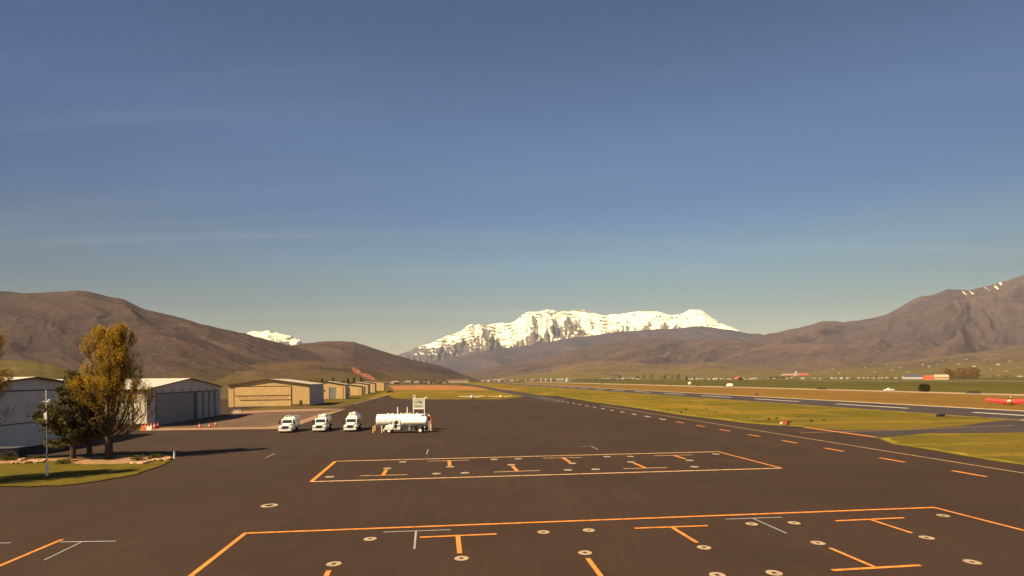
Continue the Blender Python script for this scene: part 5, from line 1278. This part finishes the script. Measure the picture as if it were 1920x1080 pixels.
# larger buildings
house_mesh('long_building', 14, 62, 6, 2.5, M['house_cream'], M['roof_brown'], G(859, 717.5), pi / 2, 'long cream building with a brown roof left of the far end of the runway', None, 'building')
house_mesh('barn', 13, 22, 5, 4, M['roof_pale'], M['roof_grey'], G(1050, 715.2), pi / 2, 'grey-roofed barn right of the three cream silos', None, 'barn')
house_mesh('barn', 11, 15, 6, 4.2, M['house_white'], M['roof_pale'], G(1065, 715.5), 0.3, 'white gabled barn right of the grey-roofed one', None, 'barn')
house_mesh('barn', 16, 40, 6, 4, M['house_white'], M['roof_blue'], G(1712, 711.0), pi / 2 - 0.3, 'long dark-blue roofed barn beyond the green field', None, 'barn')
house_mesh('barn', 12, 22, 5, 3.5, M['orange'], M['roof_red'], G(1745, 712.0), pi / 2 - 0.4, 'red shed touching the cream one left of the bare trees', None, 'barn')
house_mesh('barn', 11, 22, 6, 4, M['house_cream'], M['house_cream'], G(1764, 712.3), pi / 2 - 0.4, 'cream shed at the foot of the brown bare trees', None, 'barn')
house_mesh('barn', 14, 16, 5, 4, M['house_brown'], M['roof_red'], G(1384, 713.5), 0.3, 'barn with a dark red roof among the white houses by the spruces', None, 'barn')
house_mesh('hotel', 22, 80, 14, 8, M['house_pink'], M['house_pink'], G(1480, 708.6), pi / 2, 'long pinkish block on the left of the grand building group on the hill foot', None, 'building')
house_mesh('hotel', 22, 50, 14, 8, M['house_pink'], M['roof_red'], G(1505, 708.6), pi / 2, 'reddish block on the right of the grand building group on the hill foot', None, 'building')
house_mesh('church_tower', 12, 12, 22, 14, M['house_white'], M['roof_pale'], G(1493, 708.6), 0, 'pale tower between the pinkish and the reddish block', None, 'tower')
sl0 = None
for i, x in enumerate((1015, 1024, 1034)):
    lb = ['leftmost of the three cream silos', 'middle one of the three cream silos', 'rightmost of the three cream silos'][i]
    if sl0 is None:
        sl0 = empty('silo', G(x, 715.2), 0, lb, 'silo', 'three cream silos'); MB().lathe([(3.4, 0), (3.4, 8)], 16).build('shell', M['house_cream'], sl0); MB().lathe([(3.5, 8.01), (2.4, 9.4), (0.3, 10.1)], 16).build('dome', M['roof_pale'], sl0)
    else: copy_tree(sl0, G(x, 715.2), 0, lb)

def far_tree(name, seed, h, r, lm, conical, n=420, size=0.9):
    rnd = random.Random(seed); t = empty(name, (0, 0, 0), 0)
    w = MB(); w.path([(0, 0, -0.3), (0, 0, h * 0.4), (0.1, 0, h * 0.9)], [0.35, 0.25, 0.05], 6)
    for k in range(6):
        an = rnd.random() * 6.28; z = h * rnd.uniform(0.25, 0.6); w.tube((0, 0, z), (cos(an) * r * 0.7, sin(an) * r * 0.7, z + h * 0.2), 0.12, 0.03, 4)
    w.build('trunk', M['bark'], t)
    cs = []
    for _ in range(n):
        z = rnd.random(); an = rnd.random() * 6.28; q = rnd.random() ** 0.5
        rr = r * (1 - z) ** 0.8 if conical else r * sqrt(max(0.03, 1 - (2 * z - 1) ** 2)) * (0.8 + 0.25 * sin(an * 3 + z * 7))
        cs.append((cos(an) * rr * q, sin(an) * rr * q, h * (0.12 + 0.88 * z)))
    lf = MB(); leafcards(lf, cs, size, rnd, 1, 0.2); lf.build('crown', lm, t, recalc=False)
    return t
FT = {'spruce': far_tree('spruce_tree', 1, 11, 2.8, M['leaf_dark'], True), 'olive': far_tree('broadleaf_tree', 2, 8, 3.6, M['leaf_olive'], False),
      'brown': far_tree('bare_tree', 3, 9, 4.0, M['leaf_brown'], False, 360, 0.7), 'dark': far_tree('broadleaf_tree', 4, 7, 3.6, M['leaf_dark'], False)}
FTused = set()
def put_tree(kind, x, y, sc, label, group):
    o = FT[kind]
    if kind not in FTused:
        FTused.add(kind); o.location = G(x, y); o.scale = (sc,) * 3; tag(o, label, 'tree', group)
    else: copy_tree(o, G(x, y), rnd.random() * 6, label, scale=sc, cat='tree', group=group)
desc = {'spruce': 'pointed dark tree', 'olive': 'olive green tree', 'brown': 'brown leafless tree', 'dark': 'dark round tree'}
def tree_row(n, x0, x1, yfun, kinds_, where, group, smin, smax):
    cnt = {}
    for i in range(n):
        x = x0 + (x1 - x0) * (i + rnd.random()) / n; k = rnd.choice(kinds_)
        put_tree(k, x, yfun(x), rnd.uniform(smin, smax), ORD[cnt.get(k, 0)] + ' ' + desc[k] + ' from the left ' + where, group); cnt[k] = cnt.get(k, 0) + 1
put_tree('spruce', 1287.5, 713.5, 1.25, 'taller and darker of the two spruces left of the white houses', None)
put_tree('spruce', 1302, 712.5, 1.0, 'shorter spruce right behind the first white houses', None)
tree_row(18, 716, 845, lambda x: 720.5 - (x - 714) * 0.015 + rnd.uniform(-0.8, 0.2), ['spruce', 'olive', 'dark', 'brown'], 'between the houses beyond the red dirt', 'trees beyond the red dirt', 0.5, 0.95)
tree_row(14, 880, 1010, lambda x: 715.3 - (x - 880) * 0.01 + rnd.uniform(-0.4, 0.2), ['dark', 'olive', 'brown'], 'at the far end of the runway', 'trees at the far end of the runway', 0.6, 1.0)
tree_row(34, 1078, 1190, lambda x: 713.0 + rnd.uniform(-0.3, 0.2), ['dark'], 'in the hedge below the pinkish houses', 'trees below the pinkish houses', 0.6, 0.85)
tree_row(40, 1130, 1285, lambda x: 710.5 + rnd.uniform(-1.2, 0.8), ['brown', 'brown', 'olive'], 'in the brown belt left of the two spruces', 'trees in the brown belt', 2.0, 3.3)
tree_row(26, 1300, 1440, lambda x: 710.6 + rnd.uniform(-1.0, 0.6), ['brown', 'olive', 'dark', 'spruce'], 'scattered among the white houses', 'trees among the white houses', 0.6, 1.2)
tree_row(12, 1443, 1482, lambda x: 709.8 + rnd.uniform(-0.5, 0.4), ['dark'], 'in the dark clump below the grand building', 'trees below the grand building', 0.9, 1.3)
tree_row(40, 1490, 1760, lambda x: 709.6 - (x - 1490) * 0.004 + rnd.uniform(-1.0, 0.4), ['dark', 'brown', 'olive', 'spruce'], 'in the row beyond the green field', 'trees beyond the green field', 0.5, 0.9)
tree_row(22, 1772, 1832, lambda x: 709.5 + rnd.uniform(-1.0, 1.2), ['brown'], 'in the tall bare stand right of the sheds', 'trees right of the sheds', 1.9, 3.3)
tree_row(20, 1830, 1960, lambda x: 707.0 + rnd.uniform(-1.2, 0.4), ['brown', 'olive', 'dark'], 'behind the right end of the green field', 'trees at the right end of the field', 0.6, 1.0)
tree_row(18, 575, 720, lambda x: 733 - (x - 575) * 0.05 + rnd.uniform(-3, 0), ['olive', 'brown', 'spruce'], 'peeping over the hangar roofs', 'trees behind the hangar row', 0.9, 1.35)
# parked things near the far hangars
vehicle('parked_car', G(731, 736.5, 0.03), 0.3, 'dark parked car beside the last tan hangar', M['car_dark'], 'pickup', 'car')

# ------------------------------------------------------------------ haze: the air of the valley
HZ = True
if HZ:
    hm = bpy.data.materials.new('haze'); hm.use_nodes = True; N = hm.node_tree.nodes; N.clear()
    o_ = N.new('ShaderNodeOutputMaterial'); pv = N.new('ShaderNodeVolumePrincipled')
    pv.inputs['Color'].default_value = (0.70, 0.78, 0.95, 1); pv.inputs['Density'].default_value = 2.0e-5
    pv.inputs['Anisotropy'].default_value = 0.0
    hm.node_tree.links.new(pv.outputs[0], o_.inputs['Volume'])
    mb = MB(); mb.box(-31000, 31000, -31000, 31000, -12, 2650)
    hz_o = mb.build('haze', hm); hz_o['kind'] = 'stuff'; hz_o['label'] = 'thin pale haze filling the valley air'
